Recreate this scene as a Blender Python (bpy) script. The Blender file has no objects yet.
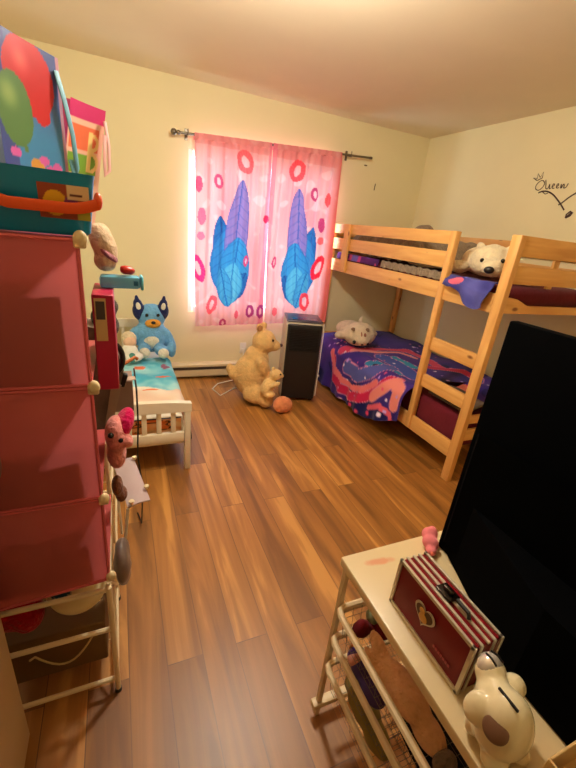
import bpy, bmesh, math, random
from mathutils import Vector, Matrix, Euler, noise
random.seed(7)
PI = math.pi
scn = bpy.context.scene
COL = scn.collection

# ------------------------------------------------------------------ colour / materials
def lin(c):
    return tuple(((v/255)/12.92 if v/255 <= .04045 else ((v/255+.055)/1.055)**2.4) for v in c)
MATS = {}
def newmat(name):
    m = bpy.data.materials.new(name); m.use_nodes = True
    nt = m.node_tree; nt.nodes.clear()
    out = nt.nodes.new('ShaderNodeOutputMaterial'); b = nt.nodes.new('ShaderNodeBsdfPrincipled')
    nt.links.new(b.outputs[0], out.inputs[0])
    return m, nt, b, out
def nd(nt, t, **k):
    n = nt.nodes.new(t)
    for a, v in k.items(): setattr(n, a, v)
    return n
def mat(name, rgb, rough=.5, metal=0, var=.08, scale=8, bump=0, bscale=60, sheen=0, spec=.5, alpha=1, coat=0):
    """plain coloured material with a little noise in colour and relief"""
    if name in MATS: return MATS[name]
    m, nt, b, out = newmat(name)
    c = lin(rgb)
    tc = nd(nt, 'ShaderNodeTexCoord')
    if var:
        n = nd(nt, 'ShaderNodeTexNoise'); n.inputs['Scale'].default_value = scale; n.inputs['Detail'].default_value = 3
        r = nd(nt, 'ShaderNodeValToRGB')
        r.color_ramp.elements[0].position = .3; r.color_ramp.elements[1].position = .7
        r.color_ramp.elements[0].color = tuple(v*(1-var) for v in c)+(1,)
        r.color_ramp.elements[1].color = tuple(min(1, v*(1+var)) for v in c)+(1,)
        nt.links.new(tc.outputs['Object'], n.inputs['Vector']); nt.links.new(n.outputs[0], r.inputs[0])
        nt.links.new(r.outputs[0], b.inputs['Base Color'])
    else:
        b.inputs['Base Color'].default_value = c+(1,)
    b.inputs['Roughness'].default_value = rough; b.inputs['Metallic'].default_value = metal
    b.inputs['Specular IOR Level'].default_value = spec
    if sheen:
        b.inputs['Sheen Weight'].default_value = sheen; b.inputs['Sheen Roughness'].default_value = .5
        b.inputs['Sheen Tint'].default_value = tuple(.5+.5*v for v in c)+(1,)
    if coat: b.inputs['Coat Weight'].default_value = coat
    if alpha < 1: b.inputs['Alpha'].default_value = alpha
    if bump:
        n2 = nd(nt, 'ShaderNodeTexNoise'); n2.inputs['Scale'].default_value = bscale; n2.inputs['Detail'].default_value = 4
        bp = nd(nt, 'ShaderNodeBump'); bp.inputs['Strength'].default_value = bump; bp.inputs['Distance'].default_value = .012 if bump > .8 else .004
        nt.links.new(tc.outputs['Object'], n2.inputs['Vector']); nt.links.new(n2.outputs[0], bp.inputs['Height'])
        nt.links.new(bp.outputs[0], b.inputs['Normal'])
    MATS[name] = m
    return m
def fur(name, rgb, var=.12): return mat(name, rgb, .95, var=var, scale=25, bump=1.0, bscale=75, sheen=.35, spec=.1)
def cloth(name, rgb, var=.1, bump=.5): return mat(name, rgb, .9, var=var, scale=12, bump=bump, bscale=45, sheen=.15, spec=.15)
def vcol(name, rough=.85, transl=0, bump=.25, bscale=50, sheen=.1, spec=.2):
    """printed surface: the print is stored with the mesh"""
    if name in MATS: return MATS[name]
    m, nt, b, out = newmat(name)
    a = nd(nt, 'ShaderNodeAttribute'); a.attribute_name = 'print'
    nt.links.new(a.outputs['Color'], b.inputs['Base Color'])
    b.inputs['Roughness'].default_value = rough; b.inputs['Sheen Weight'].default_value = sheen
    b.inputs['Specular IOR Level'].default_value = spec
    if bump:
        tc = nd(nt, 'ShaderNodeTexCoord'); n2 = nd(nt, 'ShaderNodeTexNoise'); n2.inputs['Scale'].default_value = bscale
        bp = nd(nt, 'ShaderNodeBump'); bp.inputs['Strength'].default_value = bump; bp.inputs['Distance'].default_value = .004
        nt.links.new(tc.outputs['Object'], n2.inputs['Vector']); nt.links.new(n2.outputs[0], bp.inputs['Height'])
        nt.links.new(bp.outputs[0], b.inputs['Normal'])
    if transl:
        t = nd(nt, 'ShaderNodeBsdfTranslucent'); mx = nd(nt, 'ShaderNodeMixShader'); mx.inputs[0].default_value = transl
        nt.links.new(a.outputs['Color'], t.inputs['Color'])
        nt.links.new(b.outputs[0], mx.inputs[1]); nt.links.new(t.outputs[0], mx.inputs[2]); nt.links.new(mx.outputs[0], out.inputs[0])
    MATS[name] = m
    return m
def translucent(name, rgb, trans=.4, rough=.35):
    if name in MATS: return MATS[name]
    m, nt, b, out = newmat(name)
    c = lin(rgb)+(1,)
    b.inputs['Base Color'].default_value = c; b.inputs['Roughness'].default_value = rough
    tc = nd(nt, 'ShaderNodeTexCoord'); n2 = nd(nt, 'ShaderNodeTexNoise'); n2.inputs['Scale'].default_value = 9
    bp = nd(nt, 'ShaderNodeBump'); bp.inputs['Strength'].default_value = .25; bp.inputs['Distance'].default_value = .01
    nt.links.new(tc.outputs['Object'], n2.inputs['Vector']); nt.links.new(n2.outputs[0], bp.inputs['Height']); nt.links.new(bp.outputs[0], b.inputs['Normal'])
    t = nd(nt, 'ShaderNodeBsdfTranslucent'); t.inputs['Color'].default_value = c
    mx = nd(nt, 'ShaderNodeMixShader'); mx.inputs[0].default_value = trans
    nt.links.new(b.outputs[0], mx.inputs[1]); nt.links.new(t.outputs[0], mx.inputs[2]); nt.links.new(mx.outputs[0], out.inputs[0])
    MATS[name] = m
    return m
def glassy(name, rgb, alpha=.25, rough=.05):
    if name in MATS: return MATS[name]
    m, nt, b, out = newmat(name)
    b.inputs['Base Color'].default_value = lin(rgb)+(1,); b.inputs['Roughness'].default_value = rough
    tr = nd(nt, 'ShaderNodeBsdfTransparent'); tr.inputs['Color'].default_value = tuple(.5+.5*v for v in lin(rgb))+(1,)
    mx = nd(nt, 'ShaderNodeMixShader'); mx.inputs[0].default_value = alpha
    nt.links.new(tr.outputs[0], mx.inputs[1]); nt.links.new(b.outputs[0], mx.inputs[2]); nt.links.new(mx.outputs[0], out.inputs[0])
    MATS[name] = m
    return m
def pine(axis):
    name = 'pine_'+axis
    if name in MATS: return MATS[name]
    m, nt, b, out = newmat(name)
    g = nd(nt, 'ShaderNodeNewGeometry'); mp = nd(nt, 'ShaderNodeMapping')
    s = [14, 14, 14]; s['xyz'.index(axis)] = 1.3
    mp.inputs['Scale'].default_value = s
    n = nd(nt, 'ShaderNodeTexNoise'); n.inputs['Scale'].default_value = 2.2; n.inputs['Detail'].default_value = 5; n.inputs['Distortion'].default_value = .6
    r = nd(nt, 'ShaderNodeValToRGB')
    r.color_ramp.elements[0].position = .3; r.color_ramp.elements[0].color = lin((222, 158, 84))+(1,)
    r.color_ramp.elements[1].position = .7; r.color_ramp.elements[1].color = lin((240, 186, 110))+(1,)
    mp2 = nd(nt, 'ShaderNodeMapping'); s2 = [9, 9, 9]; s2['xyz'.index(axis)] = 4.2; mp2.inputs['Scale'].default_value = s2
    v = nd(nt, 'ShaderNodeTexVoronoi'); v.inputs['Scale'].default_value = 1.0
    kr = nd(nt, 'ShaderNodeValToRGB'); kr.color_ramp.elements[0].position = .06; kr.color_ramp.elements[0].color = (1, 1, 1, 1)
    kr.color_ramp.elements[1].position = .13; kr.color_ramp.elements[1].color = (0, 0, 0, 1)
    mx = nd(nt, 'ShaderNodeMixRGB'); mx.inputs[2].default_value = lin((140, 78, 34))+(1,)
    nt.links.new(g.outputs['Position'], mp.inputs[0]); nt.links.new(mp.outputs[0], n.inputs['Vector']); nt.links.new(n.outputs[0], r.inputs[0])
    nt.links.new(g.outputs['Position'], mp2.inputs[0]); nt.links.new(mp2.outputs[0], v.inputs['Vector']); nt.links.new(v.outputs['Distance'], kr.inputs[0])
    nt.links.new(kr.outputs[0], mx.inputs[0]); nt.links.new(r.outputs[0], mx.inputs[1]); nt.links.new(mx.outputs[0], b.inputs['Base Color'])
    b.inputs['Roughness'].default_value = .45
    MATS[name] = m
    return m
def floor_mat():
    m, nt, b, out = newmat('laminate_floor')
    L = nt.links.new
    g = nd(nt, 'ShaderNodeNewGeometry'); sp = nd(nt, 'ShaderNodeSeparateXYZ'); L(g.outputs['Position'], sp.inputs[0])
    cm = nd(nt, 'ShaderNodeCombineXYZ'); L(sp.outputs['Y'], cm.inputs['X']); L(sp.outputs['X'], cm.inputs['Y'])
    mpp = nd(nt, 'ShaderNodeMapping'); mpp.inputs['Location'].default_value = (.31, -.006, 0); L(cm.outputs[0], mpp.inputs[0])
    br = nd(nt, 'ShaderNodeTexBrick'); br.offset = .37; br.offset_frequency = 2
    for k, v in (('Scale', 1), ('Brick Width', 1.21), ('Row Height', .125), ('Mortar Size', .0016), ('Mortar Smooth', .1), ('Bias', 0)): br.inputs[k].default_value = v
    br.inputs['Color1'].default_value = (0, 0, 0, 1); br.inputs['Color2'].default_value = (1, 1, 1, 1); br.inputs['Mortar'].default_value = (.5, .5, .5, 1)
    L(mpp.outputs[0], br.inputs['Vector'])
    # grain, shifted from board to board
    sc = nd(nt, 'ShaderNodeVectorMath', operation='MULTIPLY'); sc.inputs[1].default_value = (15, 1.2, 1); L(g.outputs['Position'], sc.inputs[0])
    sh = nd(nt, 'ShaderNodeVectorMath', operation='MULTIPLY'); sh.inputs[1].default_value = (7.3, 11.1, 5.7); L(br.outputs['Color'], sh.inputs[0])
    ad = nd(nt, 'ShaderNodeVectorMath', operation='ADD'); L(sc.outputs[0], ad.inputs[0]); L(sh.outputs[0], ad.inputs[1])
    n = nd(nt, 'ShaderNodeTexNoise'); n.inputs['Scale'].default_value = .8; n.inputs['Detail'].default_value = 6; n.inputs['Distortion'].default_value = 1.1
    L(ad.outputs[0], n.inputs['Vector'])
    r = nd(nt, 'ShaderNodeValToRGB'); e = r.color_ramp.elements
    e[0].position = .30; e[0].color = lin((124, 78, 30))+(1,)
    e[1].position = .72; e[1].color = lin((206, 148, 76))+(1,)
    for p, c in ((.42, (148, 95, 38)), (.52, (163, 107, 46)), (.62, (178, 120, 54))):
        x = e.new(p); x.color = lin(c)+(1,)
    mxf = nd(nt, 'ShaderNodeMath', operation='MULTIPLY_ADD'); mxf.inputs[1].default_value = .30; mxf.inputs[2].default_value = -.15
    bw = nd(nt, 'ShaderNodeSeparateColor'); L(br.outputs['Color'], bw.inputs[0]); L(bw.outputs[0], mxf.inputs[0])
    a2 = nd(nt, 'ShaderNodeMath', operation='ADD'); L(n.outputs[0], a2.inputs[0]); L(mxf.outputs[0], a2.inputs[1]); L(a2.outputs[0], r.inputs[0])
    mm = nd(nt, 'ShaderNodeMixRGB'); mm.inputs[2].default_value = lin((62, 36, 22))+(1,)
    mf = nd(nt, 'ShaderNodeMath', operation='MULTIPLY'); mf.inputs[1].default_value = .6; L(br.outputs['Fac'], mf.inputs[0])
    L(mf.outputs[0], mm.inputs[0]); L(r.outputs[0], mm.inputs[1]); L(mm.outputs[0], b.inputs['Base Color'])
    b.inputs['Roughness'].default_value = .42; b.inputs['IOR'].default_value = 1.65
    bp = nd(nt, 'ShaderNodeBump'); bp.inputs['Strength'].default_value = .12; bp.inputs['Distance'].default_value = .002
    L(n.outputs[0], bp.inputs['Height']); L(bp.outputs[0], b.inputs['Normal'])
    return m

# ------------------------------------------------------------------ mesh building
class MB:
    def __init__(s): s.bm = bmesh.new()
    def box(s, lo, hi, bev=0, seg=2, rot=None, piv=None):
        lo, hi = Vector(lo), Vector(hi)
        g = bmesh.ops.create_cube(s.bm, size=1)['verts']
        c, d = (lo+hi)/2, hi-lo
        for v in g: v.co = Vector((v.co.x*d.x, v.co.y*d.y, v.co.z*d.z))+c
        if bev:
            es = list({e for v in g for e in v.link_edges})
            n0 = set(s.bm.verts)-set(g)
            bmesh.ops.bevel(s.bm, geom=es, offset=bev, segments=seg, profile=.5, affect='EDGES')
            g = [v for v in s.bm.verts if v not in n0]
        if rot is not None:
            p = Vector(piv) if piv is not None else c
            R = Euler(rot).to_matrix()
            for v in g: v.co = R @ (v.co-p)+p
        return s
    def ell(s, c, r, rot=(0, 0, 0), u=20, w=14):
        R = Euler(rot).to_matrix(); c = Vector(c)
        if isinstance(r, (int, float)): r = (r, r, r)
        for v in bmesh.ops.create_uvsphere(s.bm, u_segments=u, v_segments=w, radius=1)['verts']:
            v.co = R @ Vector((v.co.x*r[0], v.co.y*r[1], v.co.z*r[2]))+c
        return s
    def tube(s, pts, r, n=8, cap=True, flat=None):
        """round bar along pts; flat = (vector, factor) squashes it along a direction"""
        P = [Vector(p) for p in pts]; rings = []
        rs = r if isinstance(r, (list, tuple)) else [r]*len(P)
        up = None
        for i, p in enumerate(P):
            t = (P[min(i+1, len(P)-1)]-P[max(i-1, 0)])
            t = t.normalized() if t.length > 1e-9 else Vector((0, 0, 1))
            if up is None: up = Vector((0, 0, 1)) if abs(t.z) < .9 else Vector((1, 0, 0))
            a = t.cross(up)
            if a.length < 1e-6: a = t.orthogonal()
            a.normalize(); b = a.cross(t).normalized(); up = b
            ring = []
            for k in range(n):
                w = 2*PI*k/n; o = (a*math.cos(w)+b*math.sin(w))*rs[i]
                if flat: o = o-flat[0]*(o.dot(flat[0]))*(1-flat[1])
                ring.append(s.bm.verts.new(p+o))
            rings.append(ring)
        for i in range(len(rings)-1):
            for k in range(n): s.bm.faces.new((rings[i][k], rings[i][(k+1) % n], rings[i+1][(k+1) % n], rings[i+1][k]))
        if cap:
            s.bm.faces.new(rings[0][::-1]); s.bm.faces.new(rings[-1])
        return s
    def bar(s, a, b, w, h, bev=0):
        """rectangular bar from a to b, w across, h high"""
        a, b = Vector(a), Vector(b); t = b-a; L = t.length; t.normalize()
        up = Vector((0, 0, 1)) if abs(t.z) < .95 else Vector((0, 1, 0))
        x = t.cross(up).normalized(); z = x.cross(t)
        M = Matrix((x, t, z)).transposed()
        g = bmesh.ops.create_cube(s.bm, size=1)['verts']
        for v in g: v.co = M @ Vector((v.co.x*w, v.co.y*L, v.co.z*h))+(a+b)/2
        return s
    def lathe(s, prof, c=(0, 0, 0), n=28, axis='z'):
        c = Vector(c); rings = []
        for r, h in prof:
            ring = []
            for k in range(n):
                w = 2*PI*k/n; x, y = r*math.cos(w), r*math.sin(w)
                ring.append(s.bm.verts.new(c+(Vector((x, y, h)) if axis == 'z' else Vector((x, h, y)) if axis == 'y' else Vector((h, x, y)))))
            rings.append(ring)
        for i in range(len(rings)-1):
            for k in range(n): s.bm.faces.new((rings[i][k], rings[i][(k+1) % n], rings[i+1][(k+1) % n], rings[i+1][k]))
        s.bm.faces.new(rings[0][::-1]); s.bm.faces.new(rings[-1])
        return s
    def prism(s, pts, d):
        """polygon pts (3D, planar) pushed along d"""
        d = Vector(d); A = [s.bm.verts.new(Vector(p)) for p in pts]; B = [s.bm.verts.new(Vector(p)+d) for p in pts]; n = len(pts)
        s.bm.faces.new(A[::-1]); s.bm.faces.new(B)
        for i in range(n): s.bm.faces.new((A[i], A[(i+1) % n], B[(i+1) % n], B[i]))
        return s
    def grid(s, fn, nu, nv, thick=0):
        V = [[s.bm.verts.new(Vector(fn(i/nu, j/nv))) for j in range(nv+1)] for i in range(nu+1)]
        F = []
        for i in range(nu):
            for j in range(nv): F.append(s.bm.faces.new((V[i][j], V[i+1][j], V[i+1][j+1], V[i][j+1])))
        if thick:
            s.bm.normal_update()
            bmesh.ops.solidify(s.bm, geom=F, thickness=thick)
        return s
    def rotate(s, rot, piv=(0, 0, 0)):
        R = Euler(rot).to_matrix(); p = Vector(piv)
        for v in s.bm.verts: v.co = R @ (v.co-p)+p
        return s
    def build(s, name, m, parent=None, smooth=True, world=True, color=None):
        bm = s.bm
        bmesh.ops.recalc_face_normals(bm, faces=bm.faces[:])
        me = bpy.data.meshes.new(name)
        if color:
            cols = [lin(color(v.co.x, v.co.y, v.co.z)) for v in bm.verts]
        if parent is not None and world:
            org = Vector(parent.get('_o', (0, 0, 0)))
            for v in bm.verts: v.co -= org
        bm.to_mesh(me); bm.free()
        if color:
            at = me.color_attributes.new('print', 'FLOAT_COLOR', 'POINT')
            for i, c in enumerate(cols): at.data[i].color = c+(1,)
        o = bpy.data.objects.new(name, me); COL.objects.link(o)
        if m: me.materials.append(m)
        if smooth:
            me.polygons.foreach_set('use_smooth', [True]*len(me.polygons))
            try: me.set_sharp_from_angle(angle=math.radians(38))
            except Exception: pass
        if parent is not None:
            o.parent = parent; o['_o'] = parent.get('_o', (0, 0, 0))
        return o
def tag(o, label=None, cat=None, group=None, kind=None):
    if label: o['label'] = label
    if cat: o['category'] = cat
    if group: o['group'] = group
    if kind: o['kind'] = kind
    return o
def thing(name, loc, label, cat, group=None, rz=0):
    o = bpy.data.objects.new(name, None); o.empty_display_size = .05; COL.objects.link(o)
    o.location = loc; o.rotation_euler = (0, 0, rz); o['_o'] = tuple(loc)
    return tag(o, label, cat, group)
def single(o, label, cat, group=None): return tag(o, label, cat, group)
def settle(o):
    """put the origin of a one-mesh thing at its base"""
    vs = o.data.vertices
    if not len(vs): return o
    c = Vector((sum(v.co.x for v in vs)/len(vs), sum(v.co.y for v in vs)/len(vs), min(v.co.z for v in vs)))
    o.data.transform(Matrix.Translation(-c)); o.location = c; o['_o'] = tuple(c)
    return o
def struct(o): o['kind'] = 'structure'; return o
def blob(name, parts, m, parent=None, voxel=.012, smooth=6, world=True, wob=0, color=None):
    """one continuous stuffed body grown from overlapping ellipsoids"""
    mb = MB()
    for p in parts: mb.ell(p[0], p[1], p[2] if len(p) > 2 else (0, 0, 0), 24, 16)
    me = bpy.data.meshes.new('tmp'); mb.bm.to_mesh(me); mb.bm.free()
    t = bpy.data.objects.new('tmp', me); COL.objects.link(t)
    r = t.modifiers.new('r', 'REMESH'); r.mode = 'VOXEL'; r.voxel_size = voxel
    sm = t.modifiers.new('s', 'SMOOTH'); sm.iterations = smooth; sm.factor = .5
    dg = bpy.context.evaluated_depsgraph_get(); dg.update()
    me2 = bpy.data.meshes.new_from_object(t.evaluated_get(dg))
    bpy.data.objects.remove(t); bpy.data.meshes.remove(me)
    mb = MB(); mb.bm.from_mesh(me2); bpy.data.meshes.remove(me2)
    if wob:
        mb.bm.normal_update()
        for v in mb.bm.verts: v.co += v.normal*wob*noise.noise(v.co*22)
    return mb.build(name, m, parent, True, world, color)
def sm01(x): x = max(0, min(1, x)); return x*x*(3-2*x)
def mixc(a, b, t): t = max(0, min(1, t)); return tuple(a[i]*(1-t)+b[i]*t for i in range(3))
def nz(x, y, z=0): return noise.noise(Vector((x, y, z)))
def segd(p, a, b):
    ax, ay = a; bx, by = b; dx, dy = bx-ax, by-ay; L = dx*dx+dy*dy
    t = 0 if L == 0 else max(0, min(1, ((p[0]-ax)*dx+(p[1]-ay)*dy)/L))
    return math.hypot(p[0]-ax-t*dx, p[1]-ay-t*dy)
def polyd(p, pl): return min(segd(p, pl[i], pl[i+1]) for i in range(len(pl)-1))

# ------------------------------------------------------------------ room shell
XL, XR, YB, YF, H = -3.62, 0.0, 0.0, -3.75, 2.459
WALL = mat('wall_paint', (238, 226, 182), .75, var=.02, scale=3, bump=.08, bscale=180)
CEIL = mat('ceiling_paint', (236, 220, 190), .85, var=.02, scale=3, bump=.15, bscale=220)
WHITE = mat('white_paint', (236, 230, 216), .45, var=.02)
def slab(name, lo, hi, m): return struct(MB().box(lo, hi).build(name, m, None, False))
slab('floor', (XL-.1, -5.3, -.08), (XR+.1, YB+.1, 0), floor_mat())
slab('ceiling', (XL-.1, -5.3, H), (XR+.1, YB+.1, H+.1), CEIL)
slab('wall_left', (XL-.1, YF-.1, 0), (XL, YB+.1, H), WALL)
slab('wall_right', (XR, YF-.1, 0), (XR+.1, YB+.1, H), WALL)
WX0, WX1, WZ0, WZ1 = -2.378, -1.0, .66, 2.0
w = MB()
w.box((XL, 0, 0), (WX0, .12, H)); w.box((WX1, 0, 0), (XR, .12, H)); w.box((WX0, 0, 0), (WX1, .12, WZ0)); w.box((WX0, 0, WZ1), (WX1, .12, H))
struct(w.build('wall_back', WALL, None, False))
DX0, DX1, DZ = -3.27, -2.42, 2.04
w = MB()
w.box((XL, YF-.1, 0), (DX0, YF, H)); w.box((DX1, YF-.1, 0), (XR, YF, H)); w.box((DX0, YF-.1, DZ), (DX1, YF, H))
struct(w.build('wall_front', WALL, None, False))
w = MB()
w.box((XL-.1, -5.3, 0), (XL, YF-.1, H)); w.box((-2.1, -5.3, 0), (-2.0, YF-.1, H)); w.box((XL, -5.4, 0), (-2.1, -5.3, H))
struct(w.build('wall_hall', WALL, None, False))
# window behind the curtains
fr = MB()
for a, b in (((WX0, .03, WZ0), (WX0+.04, .09, WZ1)), ((WX1-.05, .01, WZ0), (WX1, .09, WZ1)), ((WX0+.05, .01, WZ0), (WX1-.05, .09, WZ0+.05)), ((WX0+.05, .01, WZ1-.05), (WX1-.05, .09, WZ1)), ((-1.72, .02, WZ0+.05), (-1.67, .08, WZ1-.05))): fr.box(a, b)
wf = struct(fr.build('window_1', WHITE, None, False))
gl = MB().box((WX0+.04, .05, WZ0+.05), (WX1-.05, .054, WZ1-.05)).build('pane', glassy('window_glass', (225, 238, 245), .06), wf, False)
# open door at the near end of the room
dm = mat('door_paint', (206, 178, 138), .5, var=.04, scale=4)
d1 = struct(MB().box((-3.31, -3.70, .008), (-3.27, -2.80, 2.03), .003, 1).build('door_1', dm, None))
mb = MB(); mb.lathe([(.026, 0), (.026, .008), (.011, .012), (.011, .04), (.027, .05), (.03, .065), (.022, .078), (.001, .08)], (-3.27, -2.865, .98), 20, 'x')
mb.build('door_handle', mat('brushed_metal', (170, 160, 145), .3, 1), d1)

# ------------------------------------------------------------------ heater, outlet, marks on the wall
HM = mat('heater_enamel', (226, 208, 168), .45, var=.03)
t = thing('baseboard_heater', (-2.15, -.035, 0), 'long cream metal baseboard heater under the pink curtains', 'heater')
mb = MB(); mb.prism([(-2.62, -.002, .02), (-2.62, -.002, .165), (-2.62, -.035, .165), (-2.62, -.065, .148), (-2.62, -.065, .128), (-2.62, -.02, .125), (-2.62, -.02, .02)], (.93, 0, 0)).build('housing', HM, t, False)
MB().box((-2.62, -.072, .035), (-1.69, -.066, .098), .002, 1).build('front_panel', HM, t)
MB().box((-2.618, -.06, .1), (-1.692, -.022, .124)).build('air_slot', mat('heater_dark', (70, 55, 40), .7), t, False)
for x in (-2.62, -1.72): MB().box((x, -.075, .0), (x+.03, -.002, .168), .002, 1).build('end_cap', HM, t)
t = thing('wall_outlet', (-1.82, -.004, .24), 'small white wall outlet above the heater with a plug in it', 'outlet')
MB().box((-1.853, -.007, .24), (-1.787, -.0005, .355), .003, 2).build('cover_plate', WHITE, t)
MB().box((-1.84, -.03, .255), (-1.80, -.0075, .295), .004, 2).build('plug', WHITE, t)
cord = MB().tube([(-1.82, -.032, .262), (-1.83, -.06, .22), (-1.86, -.12, .12), (-1.95, -.16, .012), (-2.12, -.22, .006), (-2.2, -.34, .006), (-2.16, -.5, .006), (-2.0, -.36, .006), (-1.7, -.26, .006), (-1.5, -.28, .006)], .005).build('extension_cord', WHITE)
settle(single(cord, 'white power cord running from the wall outlet along the floor', 'cord'))
for i, (x, z, r, lb) in enumerate(((-.7, 2.12, .006, 'tiny nail hole in the wall near the end of the curtain rod'), (-.56, 1.95, .008, 'small dark scratch on the wall above the bunk bed corner'))):
    mb = MB()
    if i: mb.tube([(x, -.002, z-.03), (x+.004, -.002, z+.03)], .004, 6)
    else: mb.ell((x, -.001, z), (.02, .002, .006))
    settle(single(mb.build('wall_mark' if i else 'nail_hole', mat('mark', (110, 90, 60), .8)), lb, 'mark'))

# decal lettering on the bunk wall
DEC = mat('decal_vinyl', (70, 46, 30), .6)
t = thing('wall_decal', (-.002, -1.5, 1.75), 'dark script wall decal reading Queen with a crown and swirls', 'wall decal')
FL = (Vector((1, 0, 0)), .12)
def stroke(pts, r, closed=False):
    P = []
    n = len(pts)
    for i in range(n-1):
        p0, p1, p2, p3 = pts[max(i-1, 0)], pts[i], pts[i+1], pts[min(i+2, n-1)]
        for k in range(6):
            q = k/6
            P.append(tuple(.5*((2*p1[j])+(-p0[j]+p2[j])*q+(2*p0[j]-5*p1[j]+4*p2[j]-p3[j])*q*q+(-p0[j]+3*p1[j]-3*p2[j]+p3[j])*q**3) for j in (0, 1)))
    P.append(pts[-1])
    return [(-.002, a, b) for a, b in P]
Qs = [[(-1.362, 2.003), (-1.344, 1.988), (-1.336, 1.968), (-1.343, 1.948), (-1.37, 1.94), (-1.394, 1.959), (-1.4, 1.985), (-1.381, 2.004), (-1.362, 2.003)],
      [(-1.376, 1.923), (-1.401, 1.929), (-1.431, 1.912), (-1.452, 1.918)],
      [(-1.402, 2.007), (-1.414, 1.977), (-1.422, 1.951), (-1.437, 1.947), (-1.442, 1.963), (-1.444, 1.976), (-1.452, 1.947), (-1.461, 1.95)],
      [(-1.464, 1.956), (-1.482, 1.968), (-1.474, 1.978), (-1.468, 1.965), (-1.474, 1.949), (-1.489, 1.948)],
      [(-1.498, 1.954), (-1.514, 1.967), (-1.507, 1.977), (-1.501, 1.966), (-1.507, 1.949), (-1.522, 1.95)],
      [(-1.535, 1.946), (-1.533, 1.972), (-1.54, 1.946), (-1.549, 1.971), (-1.557, 1.963), (-1.559, 1.947), (-1.574, 1.951), (-1.582, 1.975)]]
mb = MB()
for q in Qs: mb.tube(stroke(q, 0), .0034, 6, flat=FL)
mb.build('lettering', DEC, t)
mb = MB()
c = [(-1.329, 2.008), (-1.294, 2.027), (-1.328, 2.021), (-1.323, 2.054), (-1.35, 2.027), (-1.364, 2.061), (-1.368, 2.022), (-1.333, 2.007)]
mb.tube([(-.002, a, b) for a, b in c], .0042, 6, flat=FL)
mb.build('crown', DEC, t)
mb = MB()
for q in ([(-1.373, 1.922), (-1.409, 1.931), (-1.448, 1.927), (-1.493, 1.907), (-1.534, 1.877), (-1.576, 1.841), (-1.616, 1.802)],
          [(-1.56, 1.836), (-1.586, 1.853), (-1.617, 1.881), (-1.65, 1.904), (-1.683, 1.922), (-1.74, 1.94), (-1.8, 1.93), (-1.83, 1.9)]): mb.tube(stroke(q, 0), .0058, 6, flat=FL)
mb.tube([(-.002, a, b) for a, b in [(-1.645, 1.751), (-1.644, 1.774), (-1.664, 1.793), (-1.682, 1.784), (-1.672, 1.765), (-1.645, 1.751)]], .006, 6, flat=FL)
mb.tube([(-.002, -1.65, 1.757), (-.002, -1.675, 1.788)], .006, 6, flat=FL)
mb.build('swirl', DEC, t)

# ------------------------------------------------------------------ curtain rod and curtains
RM = mat('rod_metal', (128, 118, 104), .3, .9)
t = thing('curtain_rod', (-1.6, -.09, 2.06), 'thin grey metal curtain rod with a ball finial above the window', 'curtain rod')
def rodz(x): return 2.077+(x+2.495)*(.095/1.78)
MB().tube([(-2.48, -.09, rodz(-2.48)), (-1.6, -.09, rodz(-1.6)), (-.715, -.09, rodz(-.715))], .009, 12).build('rod', RM, t)
MB().ell((-2.505, -.09, rodz(-2.505)), .024).lathe([(.014, 0), (.017, .006), (.014, .02), (.01, .024)], (-2.48, -.09, rodz(-2.48)), 14, 'x').build('finial', RM, t)
MB().tube([(-.725, -.09, rodz(-.725)), (-.70, -.09, rodz(-.70))], .011, 12).build('finial', RM, t)
for x in (-2.40, -.93):
    z = rodz(x)
    MB().box((x-.012, -.005, z-.035), (x+.012, -.0005, z+.045), .002, 1).bar((x, -.006, z+.005), (x, -.098, z-.014), .012, .006).tube([(x, -.104, z-.012), (x, -.105, z+.012), (x, -.1, z+.03)], .004).build('bracket', RM, t)

PINK = (246, 192, 194)
KISS = []   # (x, z, rx, rz, angle, colour, ring)
def kp(u, v):  # place on the curtain plane, from measured positions along the two edges
    return u, v
for x, z, rx, rz, a, c, ring in (
    (-1.93, 1.955, .07, .09, .5, (240, 96, 104), 1), (-2.15, 1.78, .035, .055, .2, (196, 66, 110), 1), (-2.31, 1.74, .028, .062, 0, (238, 80, 120), 0),
    (-2.285, 1.50, .032, .07, 0, (218, 104, 140), 0), (-2.29, 1.345, .03, .034, 0, (242, 116, 150), 0), (-2.31, 1.075, .055, .12, .3, (232, 44, 124), 1),
    (-2.18, .755, .045, .09, -.25, (246, 84, 100), 1), (-2.07, .585, .036, .04, 0, (186, 50, 104), 1), (-1.94, .665, .022, .04, 0, (244, 96, 120), 0),
    (-1.81, .70, .042, .062, 0, (172, 40, 112), 1), (-1.88, 1.165, .025, .05, -.1, (216, 60, 110), 1),
    (-1.71, 1.535, .026, .034, 0, (226, 24, 70), 0),
    (-1.455, 1.955, .075, .09, -.4, (246, 76, 88), 1), (-1.26, 1.79, .04, .058, .2, (178, 52, 100), 1), (-1.115, 1.76, .036, .062, 0, (240, 70, 76), 0),
    (-1.155, 1.54, .03, .065, .1, (184, 54, 106), 0), (-1.145, 1.40, .03, .036, 0, (246, 92, 96), 0), (-1.135, 1.15, .06, .125, -.32, (240, 30, 52), 1),
    (-1.24, .81, .055, .09, .1, (240, 58, 72), 1), (-1.60, 1.17, .028, .055, -.15, (206, 60, 110), 1), (-1.70, .70, .044, .066, 0, (168, 40, 112), 1),
    (-1.55, .70, .028, .042, 0, (246, 96, 110), 0), (-1.37, .61, .03, .03, 0, (170, 50, 110), 0)):
    KISS.append((x, z, rx, rz, a, c, ring))
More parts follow.
